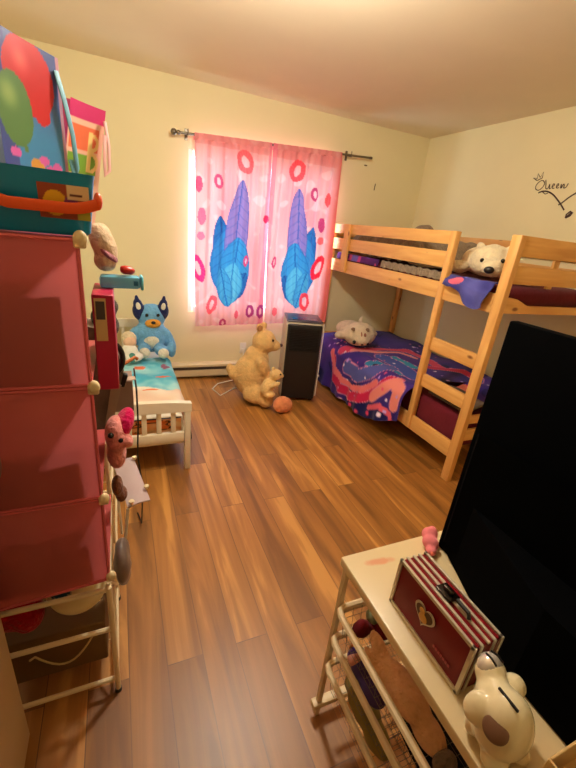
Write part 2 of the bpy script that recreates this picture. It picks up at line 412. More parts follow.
# a spray of blue and lilac leaves printed on each panel (x offset mirrored)
def leaf_list(cx, sgn):
    L = []
    for ax, az, bx, bz, wd, col, vein in (
        (.02, .80, -.09, 1.52, .085, (43, 109, 173), (28, 77, 142)),
        (.03, .82, -.02, 1.42, .14, (55, 131, 189), (33, 89, 157)),
        (.03, .95, .10, 1.82, .082, (144, 119, 178), (80, 92, 164)),
        (.02, .80, .09, 1.36, .12, (58, 141, 193), (36, 99, 164)),
        (.02, .78, .17, 1.06, .06, (40, 102, 168), (26, 73, 137)),
        (.01, .76, .05, 1.15, .09, (90, 171, 203), (47, 126, 181)),
        (.01, .74, -.07, 1.10, .06, (70, 152, 196), (38, 105, 168))):
        L.append((cx+sgn*ax, az, cx+sgn*bx, bz, wd, col, vein))
    return L
LEAVES = leaf_list(-2.04, 1)+leaf_list(-1.32, -1)
def curtain_col(x, y, z):
    n = nz(x*4.2, z*.9, 3)*.6+nz(x*14, z*2.2, 9)*.4
    c = mixc(PINK, (226, 132, 142), .36+.75*n)
    c = mixc(c, (250, 224, 226), .4*sm01((nz(x*11, z*11, 5)-.22)*6))
    e = max(sm01((x+1.10)/.10)*.8, sm01((2.06-z)*-12+1)*.35 if z > 2.03 else 0)
    c = mixc(c, (222, 96, 88), e)
    if abs(x+1.69) < .035: c = mixc(c, (236, 110, 140), .5)
    for ax, az, bx, bz, wd, col, vein in LEAVES:
        dx, dz = bx-ax, bz-az; Ln = math.hypot(dx, dz); tx, tz = dx/Ln, dz/Ln
        px, pz = x-ax, z-az; u = (px*tx+pz*tz)/Ln; v = px*-tz+pz*tx
        if 0 < u < 1:
            hw = wd*1.22*(math.sin(PI*u**.9))**.6
            if abs(v) < hw:
                c = mixc(col, vein, .35*(abs(v)/hw)**3)
                if abs(v) < .006: c = vein
                elif abs(((u*Ln+abs(v)*.8)*14) % 1-.5) < .08: c = mixc(c, vein, .45)
                if hw-abs(v) < .006: c = mixc(c, vein, .7)
    for kx, kz, rx, rz, a, col, ring in KISS:
        if abs(x-kx) > .14 or abs(z-kz) > .15: continue
        ca, sa = math.cos(a), math.sin(a); px, pz = x-kx, z-kz
        u, v = (px*ca+pz*sa)/rx, (-px*sa+pz*ca)/rz
        r = math.hypot(u, v)*(1+.03*math.sin(5*math.atan2(v, u)))
        if r < 1:
            if ring and math.hypot(u*2.6, v*1.9) < 1: c = mixc(c, (250, 190, 196), .8)
            else: c = mixc(c, col, .92+.08*math.sin(math.atan2(v, u)*16))
    return c
CM = vcol('curtain_cloth', .9, transl=.11, bump=.2)
def curtain(name, tx0, tx1, bx0, bx1, ph, label):
    t = thing(name, ((tx0+tx1)/2, -.09, .55), label, 'curtain', 'pair of pink printed curtains')
    def fn(u, v):
        z0, z1 = rodz(tx0*(1-u)+tx1*u)+.012, .552+.06*((bx0*(1-u)+bx1*u)+2.32)/1.39
        x = (tx0*(1-u)+tx1*u)*(1-v)+(bx0*(1-u)+bx1*u)*v
        a = .008+.009*math.sin(PI*min(1, v*1.15))**2
        y = -.112+a*math.sin(u*2*PI*5.3+ph+.8*math.sin(v*3))+.006*math.sin(u*2*PI*11+v*4+ph)
        if v < .03: y = -.108-.004*math.cos(u*60)
        return (x+.006*math.sin(v*6+ph), y, z0*(1-v)+z1*v)
    mb = MB(); mb.grid(fn, 104, 230)
    mb.build('panel', CM, t, True, True, curtain_col)
    mb = MB()
    mb.grid(lambda u, v: (tx0*(1-u)+tx1*u, -.075+.012*math.sin(v*PI), rodz(tx0*(1-u)+tx1*u)+.014-.05*v), 60, 4)
    mb.build('rod_pocket', CM, t, True, True, lambda x, y, z: (246, 150, 164))
    return t
curtain('curtain', -2.352, -1.705, -2.322, -1.662, 0, 'pink kiss-print curtain panel nearer the toddler bed, blue leaves leaning one way')
curtain('curtain', -1.700, -1.032, -1.655, -.972, 2.1, 'pink kiss-print curtain panel nearer the bunk bed, with darker coral side edge')

# ------------------------------------------------------------------ bunk bed
BX, BN, BF = -.984, -2.12, -.018         # front face, near end, far end
t = thing('bunk_bed', (-.5, -1.1, 0), 'pine bunk bed with built-in ladder against the wall', 'bunk bed')
py_, pz_, px_ = pine('y'), pine('z'), pine('x')
def plank(name, lo, hi, m, par=t, bev=.004): return MB().box(lo, hi, bev, 2).build(name, m, par)
for x0 in (BX, -.05):
    for y0 in (BN, BF-.06): plank('post', (x0, y0, 0), (x0+.042, y0+.06, 1.572), pz_)
plank('ladder_upright', (BX-.014, -1.672, .175), (BX+.03, -1.625, 1.572), pz_)
FXA, FXB = BX, BX+.026
for z0, z1 in ((1.49, 1.572), (1.345, 1.448)): plank('guard_rail', (FXA+.002, -1.624, z0), (FXB, BF-.061, z1), py_)
plank('guard_support', (BX-.024, -.40, 1.15), (BX+.001, -.31, 1.572), pz_)
plank('side_rail', (FXA+.002, -2.059, 1.145), (FXB, BF-.061, 1.255), py_)
plank('side_rail', (FXA+.002, -2.059, .165), (FXB, BF-.061, .278), py_)
for z0, z1 in ((.795, .888), (.525, .617)): plank('rung', (FXA+.002, -2.059, z0), (FXB+.006, -1.673, z1), py_)
for z0, z1 in ((1.465, 1.572), (1.315, 1.417)): plank('wall_guard_rail', (-.034, BN+.061, z0), (-.01, BF-.061, z1), py_)
for z0, z1 in ((1.145, 1.255), (.165, .278)): plank('wall_side_rail', (-.034, BN+.061, z0), (-.01, BF-.061, z1), py_)
for ya, yb in ((BN+.012, BN+.036), (BF-.045, BF-.02)):
    for z0, z1 in ((1.465, 1.572), (1.318, 1.417), (.43, .487), (.305, .385)): plank('end_rail', (BX+.043, ya, z0), (-.051, yb, z1), px_)
    pts = [(BX+.043, ya, 1.152)]+[(BX+.043, ya, 1.24)]
    for i in range(21):
        u = i/20; x = (BX+.10)*(1-u)+(-.11)*u
        pts.append((x, ya, 1.24-.045*sm01(min(u, 1-u)*4.5)))
    pts += [(-.051, ya, 1.24), (-.051, ya, 1.152)]
    MB().prism(pts, (0, yb-ya, 0)).build('end_rail', px_, t, False)
plank('end_strut', (-.60, BN+.037, 1.30), (-.55, BN+.055, 1.57), pz_)
for z in (1.165, .19):
    for i in range(13):
        y = BN+.13+i*.15
        plank('slat', (FXB+.001, y, z), (-.035, y+.07, z+.016), px_, t, 0)
MARO = cloth('maroon_sheet', (104, 26, 40))
def mattress(name, z0, z1, m, label):
    mb = MB().box((-.938, -2.052, z0), (-.056, -.092, z1), .045, 5)
    return settle(single(mb.build(name, m), label, 'mattress'))
mattress('mattress', 1.184, 1.295, MARO, 'upper bunk mattress in a dark maroon sheet')
mattress('mattress', .209, .45, MARO, 'lower bunk mattress in a dark maroon sheet')
# knitted throw heaped on the upper bunk
kn = mat('knit_wool', (142, 122, 98), .95, var=.2, scale=60, bump=1.0, bscale=70, sheen=.3)
def knit(u, v):
    x = -.932+.85*v; y = -1.35+1.21*u
    e = sm01(u*6)*sm01((1-u)*7)
    z = 1.318+(.150*sm01(v*11)+.02)*e+.016*nz(x*5, y*5, 1)*e+.010*math.sin(y*46+math.sin(x*9)*2)*math.cos(x*40)*e+.12*math.exp(-((y+.80)/.10)**2-((x+.50)/.14)**2)
    z += .02*e*sm01((v-.1)*5)
    return (x, y, max(z, 1.303))
settle(single(MB().grid(knit, 120, 70, .006).build('knit_blanket', kn), 'grey-brown cable knit blanket heaped on the upper bunk', 'blanket'))
settle(single(MB().grid(lambda u, v: (-.9395-.012*(1-v)+.006*math.sin(u*40)*(1-v), -1.60+.72*u, 1.262+.052*v+.004*math.sin(u*60)), 70, 8, .005).build('knit_scarf', kn), 'edge of a pale knit scarf tucked behind the lower guard rail of the upper bunk', 'scarf'))
pf = vcol('purple_print_fleece', .9, bump=.4)
def purp_col(x, y, z):
    n = nz(x*6, y*6, z*9); c = mixc((70, 26, 92), (120, 36, 120), .5+n)
    if n > .22: c = (112, 96, 178)
    if nz(x*9+4, y*9, 2) > .42: c = (206, 70, 130)
    return c
def purp(u, v):
    y = -.95+.80*u; x = -.948+.06*v
    return (x-.002, y, 1.262+.125*v+.012*math.sin(y*21)-.02*sm01(1-v))
settle(single(MB().grid(lambda u, v: (-.9395-.010*(1-v)**2, -.84+.70*u, 1.262+.055*v+.008*math.sin(v*PI)*math.sin(u*14)), 60, 14, .006).build('fleece_throw', pf, None, True, True, purp_col), 'purple printed fleece tucked along the upper bunk rail near the window', 'blanket'))
# galaxy blanket over the lower bunk
RIB = [([(1.113, -.561), (1.248, -.643), (1.312, -.797), (1.317, -.978), (1.254, -1.169), (1.125, -1.304), (1.011, -1.374), (.985, -1.45)], .05, (206, 34, 84)),
       ([(1.06, -.50), (1.17, -.60), (1.235, -.79), (1.24, -.97), (1.19, -1.13), (1.08, -1.26)], .032, (236, 120, 124)),
       ([(.992, -.62), (.90, -.74), (.62, -.72), (.40, -.80), (.35, -1.04), (.42, -1.3)], .06, (222, 66, 104)),
       ([(.95, -.72), (.78, -.82), (.55, -.86), (.48, -1.02)], .035, (240, 150, 146)),
       ([(1.20, -1.27), (1.09, -1.36), (1.0, -1.44), (1.04, -1.53), (1.16, -1.53)], .055, (238, 140, 130)),
       ([(1.30, -1.26), (1.22, -1.40), (1.24, -1.52), (1.32, -1.56)], .026, (232, 96, 120)),
       ([(.97, -1.04), (.93, -1.2), (.87, -1.33)], .055, (40, 130, 176)),
       ([(.97, -1.1), (.94, -1.22)], .02, (18, 20, 60)),
       ([(.70, -1.0), (.66, -1.22)], .05, (44, 150, 184)),
       ([(.80, -.95), (.78, -1.2), (.80, -1.42)], .09, (62, 82, 170)),
       ([(1.10, -.80), (1.12, -1.0), (1.03, -1.15), (.90, -1.22)], .07, (86, 92, 170)),
       ([(.5, -1.25), (.3, -1.42), (.25, -1.7), (.5, -1.75)], .06, (206, 36, 84))]
random.seed(3)
STARS = [(random.uniform(.1, 1.6), random.uniform(-2.0, -.3), random.uniform(.008, .02), random.choice([(255, 240, 250), (250, 150, 190), (240, 90, 130), (200, 160, 240)])) for _ in range(95)]
STARS += [(a, b, .026, c) for (a, b), c in zip([(1.42, -.831), (1.395, -1.003), (1.393, -1.136), (1.352, -1.262), (1.28, -1.43), (1.448, -1.201), (1.395, -1.364), (1.465, -.937)], [(250, 200, 230), (236, 60, 110), (240, 80, 120), (230, 60, 110), (250, 230, 250), (236, 60, 100), (240, 100, 140), (255, 255, 255)])]
def gal_col(s, y):
    n = nz(s*2.6, y*2.6, 1)+.5*nz(s*7, y*7, 4)
    c = mixc((44, 36, 122), (86, 44, 140), .45+.9*n)
    if n < -.25: c = mixc(c, (24, 24, 84), .8)
    for pl, wd, col in RIB:
        d = polyd((s, y), pl)*(1+.25*nz(s*12, y*12, 8))
        if d < wd: c = mixc(c, col if d < wd*.80 or wd < .03 else (240, 150, 176), sm01((wd-d)/wd*5))
    for a, b, r, col in STARS:
        d = math.hypot(s-a, (y-b))
        if d < r: c = mixc(c, col, sm01((r-d)/r*2.5))
    return c
GM = vcol('galaxy_fleece', .9, bump=.4)
NU, NV = 150, 130
def galaxy_blanket():
    me_cols = []
    mb = MB(); V = []
    Ls = 1.50
    for i in range(NU+1):
        row = []
        for j in range(NV+1):
            y = -.105-1.50*(i/NU); s = .08+Ls*j/NV
            w = nz(s*3, y*3, 6)
            if s < .93: x, z = -s, .492+.022*w+.012*math.sin(y*9+s*5)
            else:
                q = s-.93
                a = min(q/.16, 1)*PI/2; x = -.93-.16*math.sin(a)*.80; z = .487-.16*(1-math.cos(a))*.75+.022*w*max(0, 1-q/.2)
                if q > .16:
                    k = q-.16; x -= .02*math.sin(k*6)+.05*k; z -= k
                    x += (.016*math.sin(y*19+2*w)+.010*math.sin(y*41))*min(1, k*5)
            hem = .045+.16*sm01((-y-1.2)/.45)+.10*sm01((y+.42)/.3)+.02*nz(y*5, 0, 1)
            if z < hem: z = hem+.002*(j % 2); x += .003*((s-1.3))
            if i >= NU-6 and s > .93: x = max(x, -1.07)
            if y < -1.56: x = max(x, -1.06)
            row.append(mb.bm.verts.new((x, y, z))); me_cols.append(gal_col(s, y))
        V.append(row)
    for i in range(NU):
        for j in range(NV):
            vs = (V[i][j], V[i+1][j], V[i+1][j+1], V[i][j+1])
            if (vs[2].co-vs[1].co).length > 1e-3 or (vs[3].co-vs[0].co).length > 1e-3: mb.bm.faces.new(vs)
    lut = {}
    for v, c in zip([v for r in V for v in r], me_cols): lut[tuple(round(q, 5) for q in v.co)] = c
    o = mb.build('galaxy_blanket', GM, None, True, True, lambda x, y, z: lut.get((round(x, 5), round(y, 5), round(z, 5)), (44, 36, 122)))
    return settle(single(o, 'purple galaxy-print fleece blanket spread over the lower bunk', 'blanket'))
galaxy_blanket()
# far half of the lower bunk near the ladder: second fleece, grey fold, maroon cushion
def gal2(u, v):
    y = -1.69-.35*u; x = -.09-.57*v
    return (x, y, .475+.075*math.sin(v*PI*.9+.2)+.018*nz(x*8, y*8, 2))
settle(single(MB().grid(gal2, 46, 70, .006).build('star_blanket', GM, None, True, True, lambda x, y, z: gal_col(-x*1.3+.2, y*1.6+1.3)), 'crumpled purple and red starry fleece on the lower bunk behind the ladder', 'blanket'))
settle(single(MB().grid(lambda u, v: (-.665-.25*v, -1.70-.36*u, .475+.05*math.sin(PI*(.15+.85*v))*(.8+.2*math.sin(u*7))), 26, 24, .012).build('folded_throw', cloth('grey_throw', (104, 88, 74))), 'dull grey folded throw on the lower bunk behind the ladder', 'blanket'))
def pbl_col(x, y, z):
    c = mixc((58, 56, 128), (92, 92, 170), .5+nz(y*7, z*12, x*6))
    if math.hypot((y+1.79+(z-1.29)*.5)/.05, (z-1.285)/.022) < 1: c = (226, 104, 130)
    return c
def pbl(u, v):
    y = -1.695-.345*u
    if v < .5: x = -.93-.062*(v/.5); z = 1.298+.030*(1-abs(2*v-.6)**2)*.3
    else:
        k = (v-.5)/.5; x = -.992-.028*min(1, k*3); z = 1.30-k*(.05+.09*math.exp(-((u-.80)/.30)**2)+.02*u)
        x += -.010*(1+math.sin(y*44+k*5))*k
    z += .004*math.sin(y*40+x*20)
    return (x, y+.01*math.sin(v*8), z)
settle(single(MB().grid(pbl, 60, 50, .005).build('small_blanket', vcol('blue_purple_fleece', .9, bump=.4), None, True, True, pbl_col), 'blue-purple fleece draped over the upper bunk edge under the polar bear', 'blanket'))

# ------------------------------------------------------------------ plush toys
def eye(par, c, r, col=(14, 10, 8)):
    return MB().ell(c, r, (0, 0, 0), 14, 10).build('eye', mat('plush_eye_%d_%d_%d' % col, col, .12, var=0), par)
BLK = mat('plush_nose', (24, 18, 16), .35, var=0)
# polar bear lying on the upper bunk, looking over the edge
CRM = fur('cream_fur', (244, 224, 184))
t = thing('polar_bear_plush', (-.72, -1.84, 1.372), 'cream polar bear plush resting on blue fleece on the upper bunk', 'plush toy', 'plush toys')
blob('body', [((-.60, -1.62, 1.412), (.19, .16, .10)), ((-.48, -1.52, 1.405), (.16, .13, .09)), ((-.785, -1.80, 1.420), (.115, .135, .098)), ((-.865, -1.895, 1.382), (.066, .064, .052)),
              ((-.83, -1.60, 1.360), (.09, .045, .042)), ((-.79, -1.695, 1.497), (.022, .034, .032)), ((-.765, -1.90, 1.492), (.022, .034, .032)), ((-.62, -1.97, 1.345), (.12, .05, .043)), ((-.36, -1.50, 1.345), (.09, .06, .045))],
     CRM, t, .010, 4, wob=.006)
MB().ell((-.926, -1.925, 1.372), (.017, .030, .021), (0, 0, .5)).build('nose', BLK, t)
eye(t, (-.893, -1.828, 1.420), .013); eye(t, (-.845, -1.935, 1.430), .013)
# grey-white cat plush, lying face-up edge of the lower bunk
GW = fur('oatmeal_fur', (230, 208, 178))
t = thing('cat_plush', (-.87, -.6, .50), 'oatmeal plush cat lying on the galaxy blanket with its face to the room', 'plush toy', 'plush toys')
blob('body', [((-.885, -.66, .625), (.165, .13, .112)), ((-.83, -.42, .605), (.14, .18, .088)), ((-1.055, -.60, .60), (.075, .05, .040), (0, .1, .5)), ((-.69, -.54, .60), (.085, .05, .040), (0, 0, -.4)), ((-.905, -.765, .595), (.08, .04, .05))], GW, t, .011, 5, wob=.004)
TP = fur('taupe_fur', (150, 118, 92))
for x, y in ((-1.015, -.735), (-.875, -.76)): blob('ear', [((x, y, .694), (.022, .014, .016), (.3, 0, 0)), ((x, y-.014, .686), (.014, .010, .012))], TP, t, .006, 2)
MB().tube([(-.885, -.64, .735), (-.875, -.63, .765), (-.86, -.62, .785)], [.018, .014, .005]).build('tuft', GW, t)
eye(t, (-1.000, -.766, .578), .017); eye(t, (-.868, -.782, .572), .017)
MB().ell((-.935, -.806, .562), (.014, .009, .010)).build('nose', fur('brown_nose', (120, 70, 56)), t)
MB().ell((-.905, -.775, .650), (.018, .012, .026), (-.5, 0, 0)).ell((-.940, -.772, .655), (.008, .010, .024), (-.5, 0, 0)).build('forehead_stripes', fur('stripe_fur', (160, 104, 84)), t)

# teddy bear sitting by the air conditioner, in profile
TED = fur('golden_fur', (232, 188, 124))
t = thing('teddy_bear', (-1.90, -.62, 0), 'large golden teddy bear sitting on the floor against the black air conditioner', 'plush toy', 'plush toys')
blob('body', [((-1.91, -.58, .23), (.155, .15, .20)), ((-1.87, -.58, .37), (.115, .12, .14)), ((-1.815, -.60, .545), (.105, .105, .105)), ((-1.735, -.63, .515), (.065, .055, .05)),
              ((-1.87, -.615, .672), (.036, .022, .042), (0, .2, 0)), ((-1.80, -.515, .66), (.034, .022, .042)),
              ((-1.90, -.73, .10), (.12, .085, .085), (0, 0, -.5)), ((-1.83, -.80, .075), (.065, .07, .072)), ((-1.77, -.50, .085), (.13, .08, .075)),
              ((-1.84, -.70, .33), (.06, .055, .125), (.25, -.5, 0)), ((-1.78, -.715, .25), (.05, .045, .055)), ((-2.06, -.57, .25), (.06, .05, .065)), ((-2.10, -.56, .29), (.035, .035, .05))], TED, t, .012, 4, wob=.004)
MB().ell((-1.672, -.648, .523), (.015, .02, .014)).build('nose', mat('brown_plastic', (70, 38, 22), .4), t)
eye(t, (-1.768, -.682, .576), .012); 
MB().ell((-1.876, -.636, .672), (.022, .006, .027)).build('inner_ear', fur('tan_fur', (190, 130, 84)), t)
t = thing('small_bear_plush', (-1.79, -.86, .14), 'small pale bear plush hugged by the large golden teddy', 'plush toy', 'plush toys')
PALE = fur('pale_gold_fur', (240, 200, 136))
blob('body', [((-1.845, -.855, .225), (.058, .052, .085), (0, .45, 0)), ((-1.785, -.865, .335), (.053, .05, .05)), ((-1.742, -.875, .325), (.026, .025, .022)), ((-1.815, -.87, .39), (.018, .012, .02)), ((-1.80, -.91, .26), (.05, .02, .022), (0, -.4, 0)), ((-1.835, -.89, .165), (.05, .03, .028))], PALE, t, .008, 4)
MB().ell((-1.718, -.88, .33), .008).build('nose', BLK, t); eye(t, (-1.762, -.911, .352), .007)
settle(single(blob('round_plush', [((-1.725, -.92, .078), (.080, .065, .076)), ((-1.70, -.92, .072), (.07, .06, .07))], fur('peach_fur', (236, 150, 104)), None, .01, 5), 'round peach plush ball at the foot of the golden teddy', 'plush toy', 'plush toys'))

# ------------------------------------------------------------------ portable air conditioner
ac = thing('portable_air_conditioner', (-1.44, -.55, 0), 'black upright portable air conditioner standing on the floor below the curtain', 'air conditioner', rz=math.radians(-17))
ACB = mat('ac_black', (26, 22, 24), .38, var=.03); ACG = mat('ac_grey_case', (196, 184, 162), .4, var=.03)
MB().box((-.165, -.17, .025), (.165, .17, .735), .03, 4).build('case', ACG, ac, True, False)
mb = MB().box((-.152, -.186, .03), (.152, -.165, .725), .012, 3); mb.build('front_panel', ACB, ac, True, False)
MB().box((-.16, -.155, .732), (.16, .15, .755), .012, 3).build('top_panel', mat('ac_top', (74, 66, 84), .3), ac, True, False)
mb = MB()
for i in range(14): mb.box((-.128, -.192, .49+i*.0145), (.128, -.186, .497+i*.0145), rot=(.5, 0, 0))
mb.build('air_grille', mat('ac_grille', (10, 9, 10), .5), ac, True, False)
MB().box((-.128, -.1875, .482), (.128, -.1862, .695)).build('grille_recess', mat('ac_recess', (4, 4, 5), .6), ac, False, False)
MB().box((-.11, -.14, .7555), (.11, -.06, .759), .001, 1).build('control_panel', mat('ac_control', (30, 28, 36), .2), ac, True, False)
for x in (-.13, .13):
    for y in (-.13, .13): MB().tube([(x-.014, y, .019), (x+.014, y, .019)], .019, 14).build('caster', ACB, ac, True, False)
MB().tube([(.166, -.16, .74), (.1705, -.16, .66), (.1705, -.162, .3), (.168, -.165, .06)], .0045).build('white_edge_strip', WHITE, ac, True, False)

# ------------------------------------------------------------------ toddler bed
TB = mat('toddler_bed_white', (238, 226, 202), .4, var=.03)
t = thing('toddler_bed', (-2.98, -.82, 0), 'small white slatted toddler bed by the window wall', 'bed')
TX0, TX1, TY0, TY1 = -3.36, -2.60, -1.56, -.10
for y in (TY0, TY1-.04):
    for x in (TX0, TX1-.036): plank('post', (x, y, 0), (x+.036, y+.04, .462), TB, t)
    top = .477 if y == TY0 else .62
    mb = MB(); pts = []
    for i in range(17):
        u = i/16; pts.append((TX0-.004+(TX1-TX0+.008)*u, y-.002, top-.018*abs(2*u-1)**3))
    pts += [(TX1+.004, y-.002, top-.07), (TX0-.004, y-.002, top-.07)]
    mb.prism(pts, (0, .04, 0)).build('top_board', TB, t, False)
    plank('bottom_board', (TX0+.037, y+.006, .205), (TX1-.037, y+.034, .265), TB, t)
    for i in range(8):
        x = TX0+.085+i*.082; plank('slat', (x-.014, y+.012, .264), (x+.014, y+.028, top-.068), TB, t, .002)
for x in (TX0+.006, TX1-.03): plank('side_rail', (x, TY0+.041, .14), (x+.024, TY1-.041, .22), TB, t)
MB().box((TX0+.03, TY0+.045, .17), (TX1-.031, TY1-.045, .185)).build('base_board', TB, t, False)
def tm_col(x, y, z):
    q = nz(x*14, z*26, 1)
    c = mixc((238, 120, 50), (250, 214, 160), .5+1.4*q)
    if abs(q+.12) < .05: c = (40, 32, 40)
    if z > .335: c = (70, 110, 160) if q > 0 else (48, 44, 60)
    return c
def boxgrid(x0, x1, y, z0, z1): return lambda u, v: (x0*(1-u)+x1*u, y, z0*(1-v)+z1*v)
mt = thing('toddler_mattress', (-2.98, -.82, .187), 'toddler mattress with an orange patterned end behind the slats', 'mattress')
MB().box((TX0+.034, -1.495, .187), (TX1-.034, -.16, .345), .02, 3).build('core', cloth('mattress_white', (226, 220, 206)), mt)
MB().grid(boxgrid(TX0+.05, TX1-.05, -1.4975, .20, .345), 90, 26).build('printed_end', vcol('orange_print', .9), mt, True, True, tm_col)
FISH = [(-2.70, -.92, .055, .02, (232, 110, 60)), (-2.66, -.70, .03, .05, (150, 90, 120)), (-2.80, -1.15, .05, .02, (236, 130, 70)), (-2.85, -.7, .04, .03, (236, 120, 80))]
def tb_col(x, y, z):
    c = mixc((70, 176, 206), (170, 226, 232), .5+1.1*nz(x*7, y*5, 2)+.4*nz(x*20, y*20, 7))
    if y < -1.10+.05*math.sin(x*17): c = mixc((244, 232, 214), (232, 200, 176), .5+nz(x*6, y*6, 3))
    for fx, fy, a, b, col in FISH:
        if math.hypot((x-fx)/a, (y-fy)/b) < 1: c = col
    return c
def tblank(u, v):
    y = -1.44+.98*u
    s = -.66+.80*v
    if s < .01: x = -2.665+s; z = .372+.010*nz(x*7, y*7, 1)+.006*math.sin(y*22+x*8)
    else:
        a = min(s/.06, 1)*PI/2; x = -2.655+.058*math.sin(a)+.02*nz(y*9, s*4, 2)*s*5; z = .374-.05*(1-math.cos(a))-max(0, s-.06)*.6
    return (x+.0, y, z)
settle(single(MB().grid(tblank, 80, 70, .006).build('ocean_blanket', vcol('blue_print_fleece', .9, bump=.3), None, True, True, tb_col), 'light blue printed blanket with orange fish on the toddler bed', 'blanket'))
# blue plush dog propped against the wall on the toddler bed
LB = fur('sky_blue_fur', (116, 178, 226)); NV_ = fur('navy_fur', (36, 44, 92)); CR = fur('ivory_fur', (232, 226, 206)); OR = fur('amber_fur', (226, 158, 62))
t = thing('dog_plush', (-2.73, -.40, .365), 'light blue plush puppy with pointed navy ears on the toddler bed', 'plush toy', 'plush toys')
blob('body', [((-2.735, -.365, .535), (.135, .10, .140)), ((-2.725, -.345, .70), (.115, .085, .10)), ((-2.885, -.385, .52), (.045, .045, .11), (0, .45, 0)), ((-2.590, -.39, .50), (.042, .045, .12), (0, -.35, 0)),
              ((-2.80, -.47, .452), (.05, .10, .045), (0, 0, -.15)), ((-2.67, -.50, .452), (.05, .11, .045), (0, 0, .12)), ((-2.585, -.50, .455), (.035, .04, .07))], LB, t, .011, 4, wob=.003)
for x, s in ((-2.815, -1), (-2.645, 1)):
    e = blob('ear', [((x, -.36, .735), (.055, .045, .075), (0, s*.25, 0)), ((x+.012*s, -.355, .790), (.036, .028, .052), (0, s*.2, 0)), ((x+.018*s, -.352, .835), (.016, .016, .034), (0, s*.15, 0))], NV_, t, .007, 2)
    MB().ell((x+.010*s, -.395, .785), (.018, .010, .032), (0, s*.2, 0)).build('inner_ear', CR, e)
MB().ell((-2.735, -.405, .515), (.085, .068, .085)).build('belly', CR, t)
MB().ell((-2.72, -.425, .655), (.062, .045, .036)).build('muzzle', OR, t)
MB().ell((-2.72, -.470, .672), (.018, .012, .013)).build('nose', BLK, t)
eye(t, (-2.765, -.424, .722), .013); eye(t, (-2.680, -.424, .722), .013)
for x, y in ((-2.80, -.575), (-2.66, -.60)): MB().ell((x, y, .455), (.042, .025, .042)).build('paw_pad', CR, t)
t = thing('rag_doll', (-2.90, -.66, .365), 'small pale doll with a teal and white outfit beside the blue puppy plush', 'doll')
blob('body', [((-2.91, -.62, .475), (.065, .055, .07)), ((-2.90, -.64, .448), (.09, .06, .04))], cloth('doll_white', (236, 232, 220)), t, .009, 4)
MB().ell((-2.905, -.60, .555), (.048, .045, .05)).build('head', cloth('doll_skin', (240, 196, 164)), t)
MB().ell((-2.91, -.578, .575), (.056, .05, .055)).build('hair', fur('doll_hair', (232, 214, 180)), t)
MB().ell((-2.895, -.675, .45), (.03, .025, .04)).build('bib', cloth('doll_teal', (86, 150, 140)), t)
tw = thing('toy_disc', (-2.54, -1.19, 0), 'small black toy wheel on the floor behind the toddler bed post', 'toy')
MB().lathe([(.02, -.012), (.032, -.012), (.036, 0), (.032, .012), (.02, .012)], (-2.55, -1.2, .036), 24, 'x').build('tyre', BLK, tw)
MB().lathe([(.001, -.01), (.02, -.01), (.02, .01), (.001, .01)], (-2.55, -1.2, .036), 20, 'x').build('hub', WHITE, tw)

# ------------------------------------------------------------------ pink cube organiser on a wire rack
OX0, OX1, OY0, OY1 = -3.39, -3.02, -2.762, -2.39
PP = translucent('pink_panel', (222, 116, 118), .5, .3)
CONN = mat('cream_connector', (226, 204, 160), .5)
t = thing('cube_organizer', (-3.2, -2.58, .52), 'stack of three pink plastic cubes with cream corner clips', 'storage cubes')
ZL = [.522, .79, 1.10, 1.415]
for i in range(3):
    z0, z1 = ZL[i]+.004, ZL[i+1]-.004
    mb = MB()
    mb.grid(lambda u, v: (OX0+(OX1-OX0)*u, OY0-.010*math.sin(PI*u)*math.sin(PI*v)*(1 if i else 1.4), z0+(z1-z0)*v-((.045-.030*u)*(1-v) if i == 0 else 0)), 16, 14)
    p = mb.build('side_panel', PP, t)
    MB().box((OX0, OY0+.004, z0), (OX0+.003, OY1-.004, z1)).build('back_panel', PP, t, False)
for z in ZL: MB().box((OX0+.002, OY0+.003, z-.003), (OX1-.002, OY1-.004, z), 0).build('shelf_panel', PP, t, False)
fm = mat('panel_rim', (206, 92, 100), .4)
for i in range(3):
    mb = MB(); z0, z1 = ZL[i]+.004, ZL[i+1]-.004
    for x in (OX0+.004, OX1-.004): mb.tube([(x, OY0-.001, z0), (x, OY0-.001, z1)], .004, 6)
    mb.tube([(OX0, OY0-.001, z0-(.045 if i == 0 else 0)), (OX1, OY0-.001, z0-(.015 if i == 0 else 0))], .004, 6); mb.tube([(OX0, OY0-.001, z1), (OX1, OY0-.001, z1)], .004, 6)
    mb.build('panel_rim', fm, t)
for z in ZL:
    for x in (OX0+.012, OX1+.002):
        MB().ell((x, OY0-.003, z), (.013, .011, .016), (0, 0, 0), 16, 12).box((x-.013, OY0-.008, z-.018), (x+.010, OY0+.006, z+.008), .003, 1).build('connector', CONN, t)
cols = [(96, 40, 40), (110, 66, 48), (88, 40, 36)]  # bundles added inside the cubes to darken the lower part of the panels
for i, (h, lb) in enumerate(((.175, 'dark bundle added inside the lowest pink cube to darken its panel'), (.15, 'brown bundle added inside the middle pink cube to darken its panel'), (.225, 'dark red bundle added inside the topmost pink cube to darken its panel'))):
    z0 = ZL[i]+.006
    mb = MB().box((OX0+.015, OY0+.012, z0), (OX1-.02, OY1-.10, z0+h), .012, 3)
    settle(single(mb.build('added_bundle', cloth('bundle_%d' % i, cols[i]), None), lb, 'clothes'))
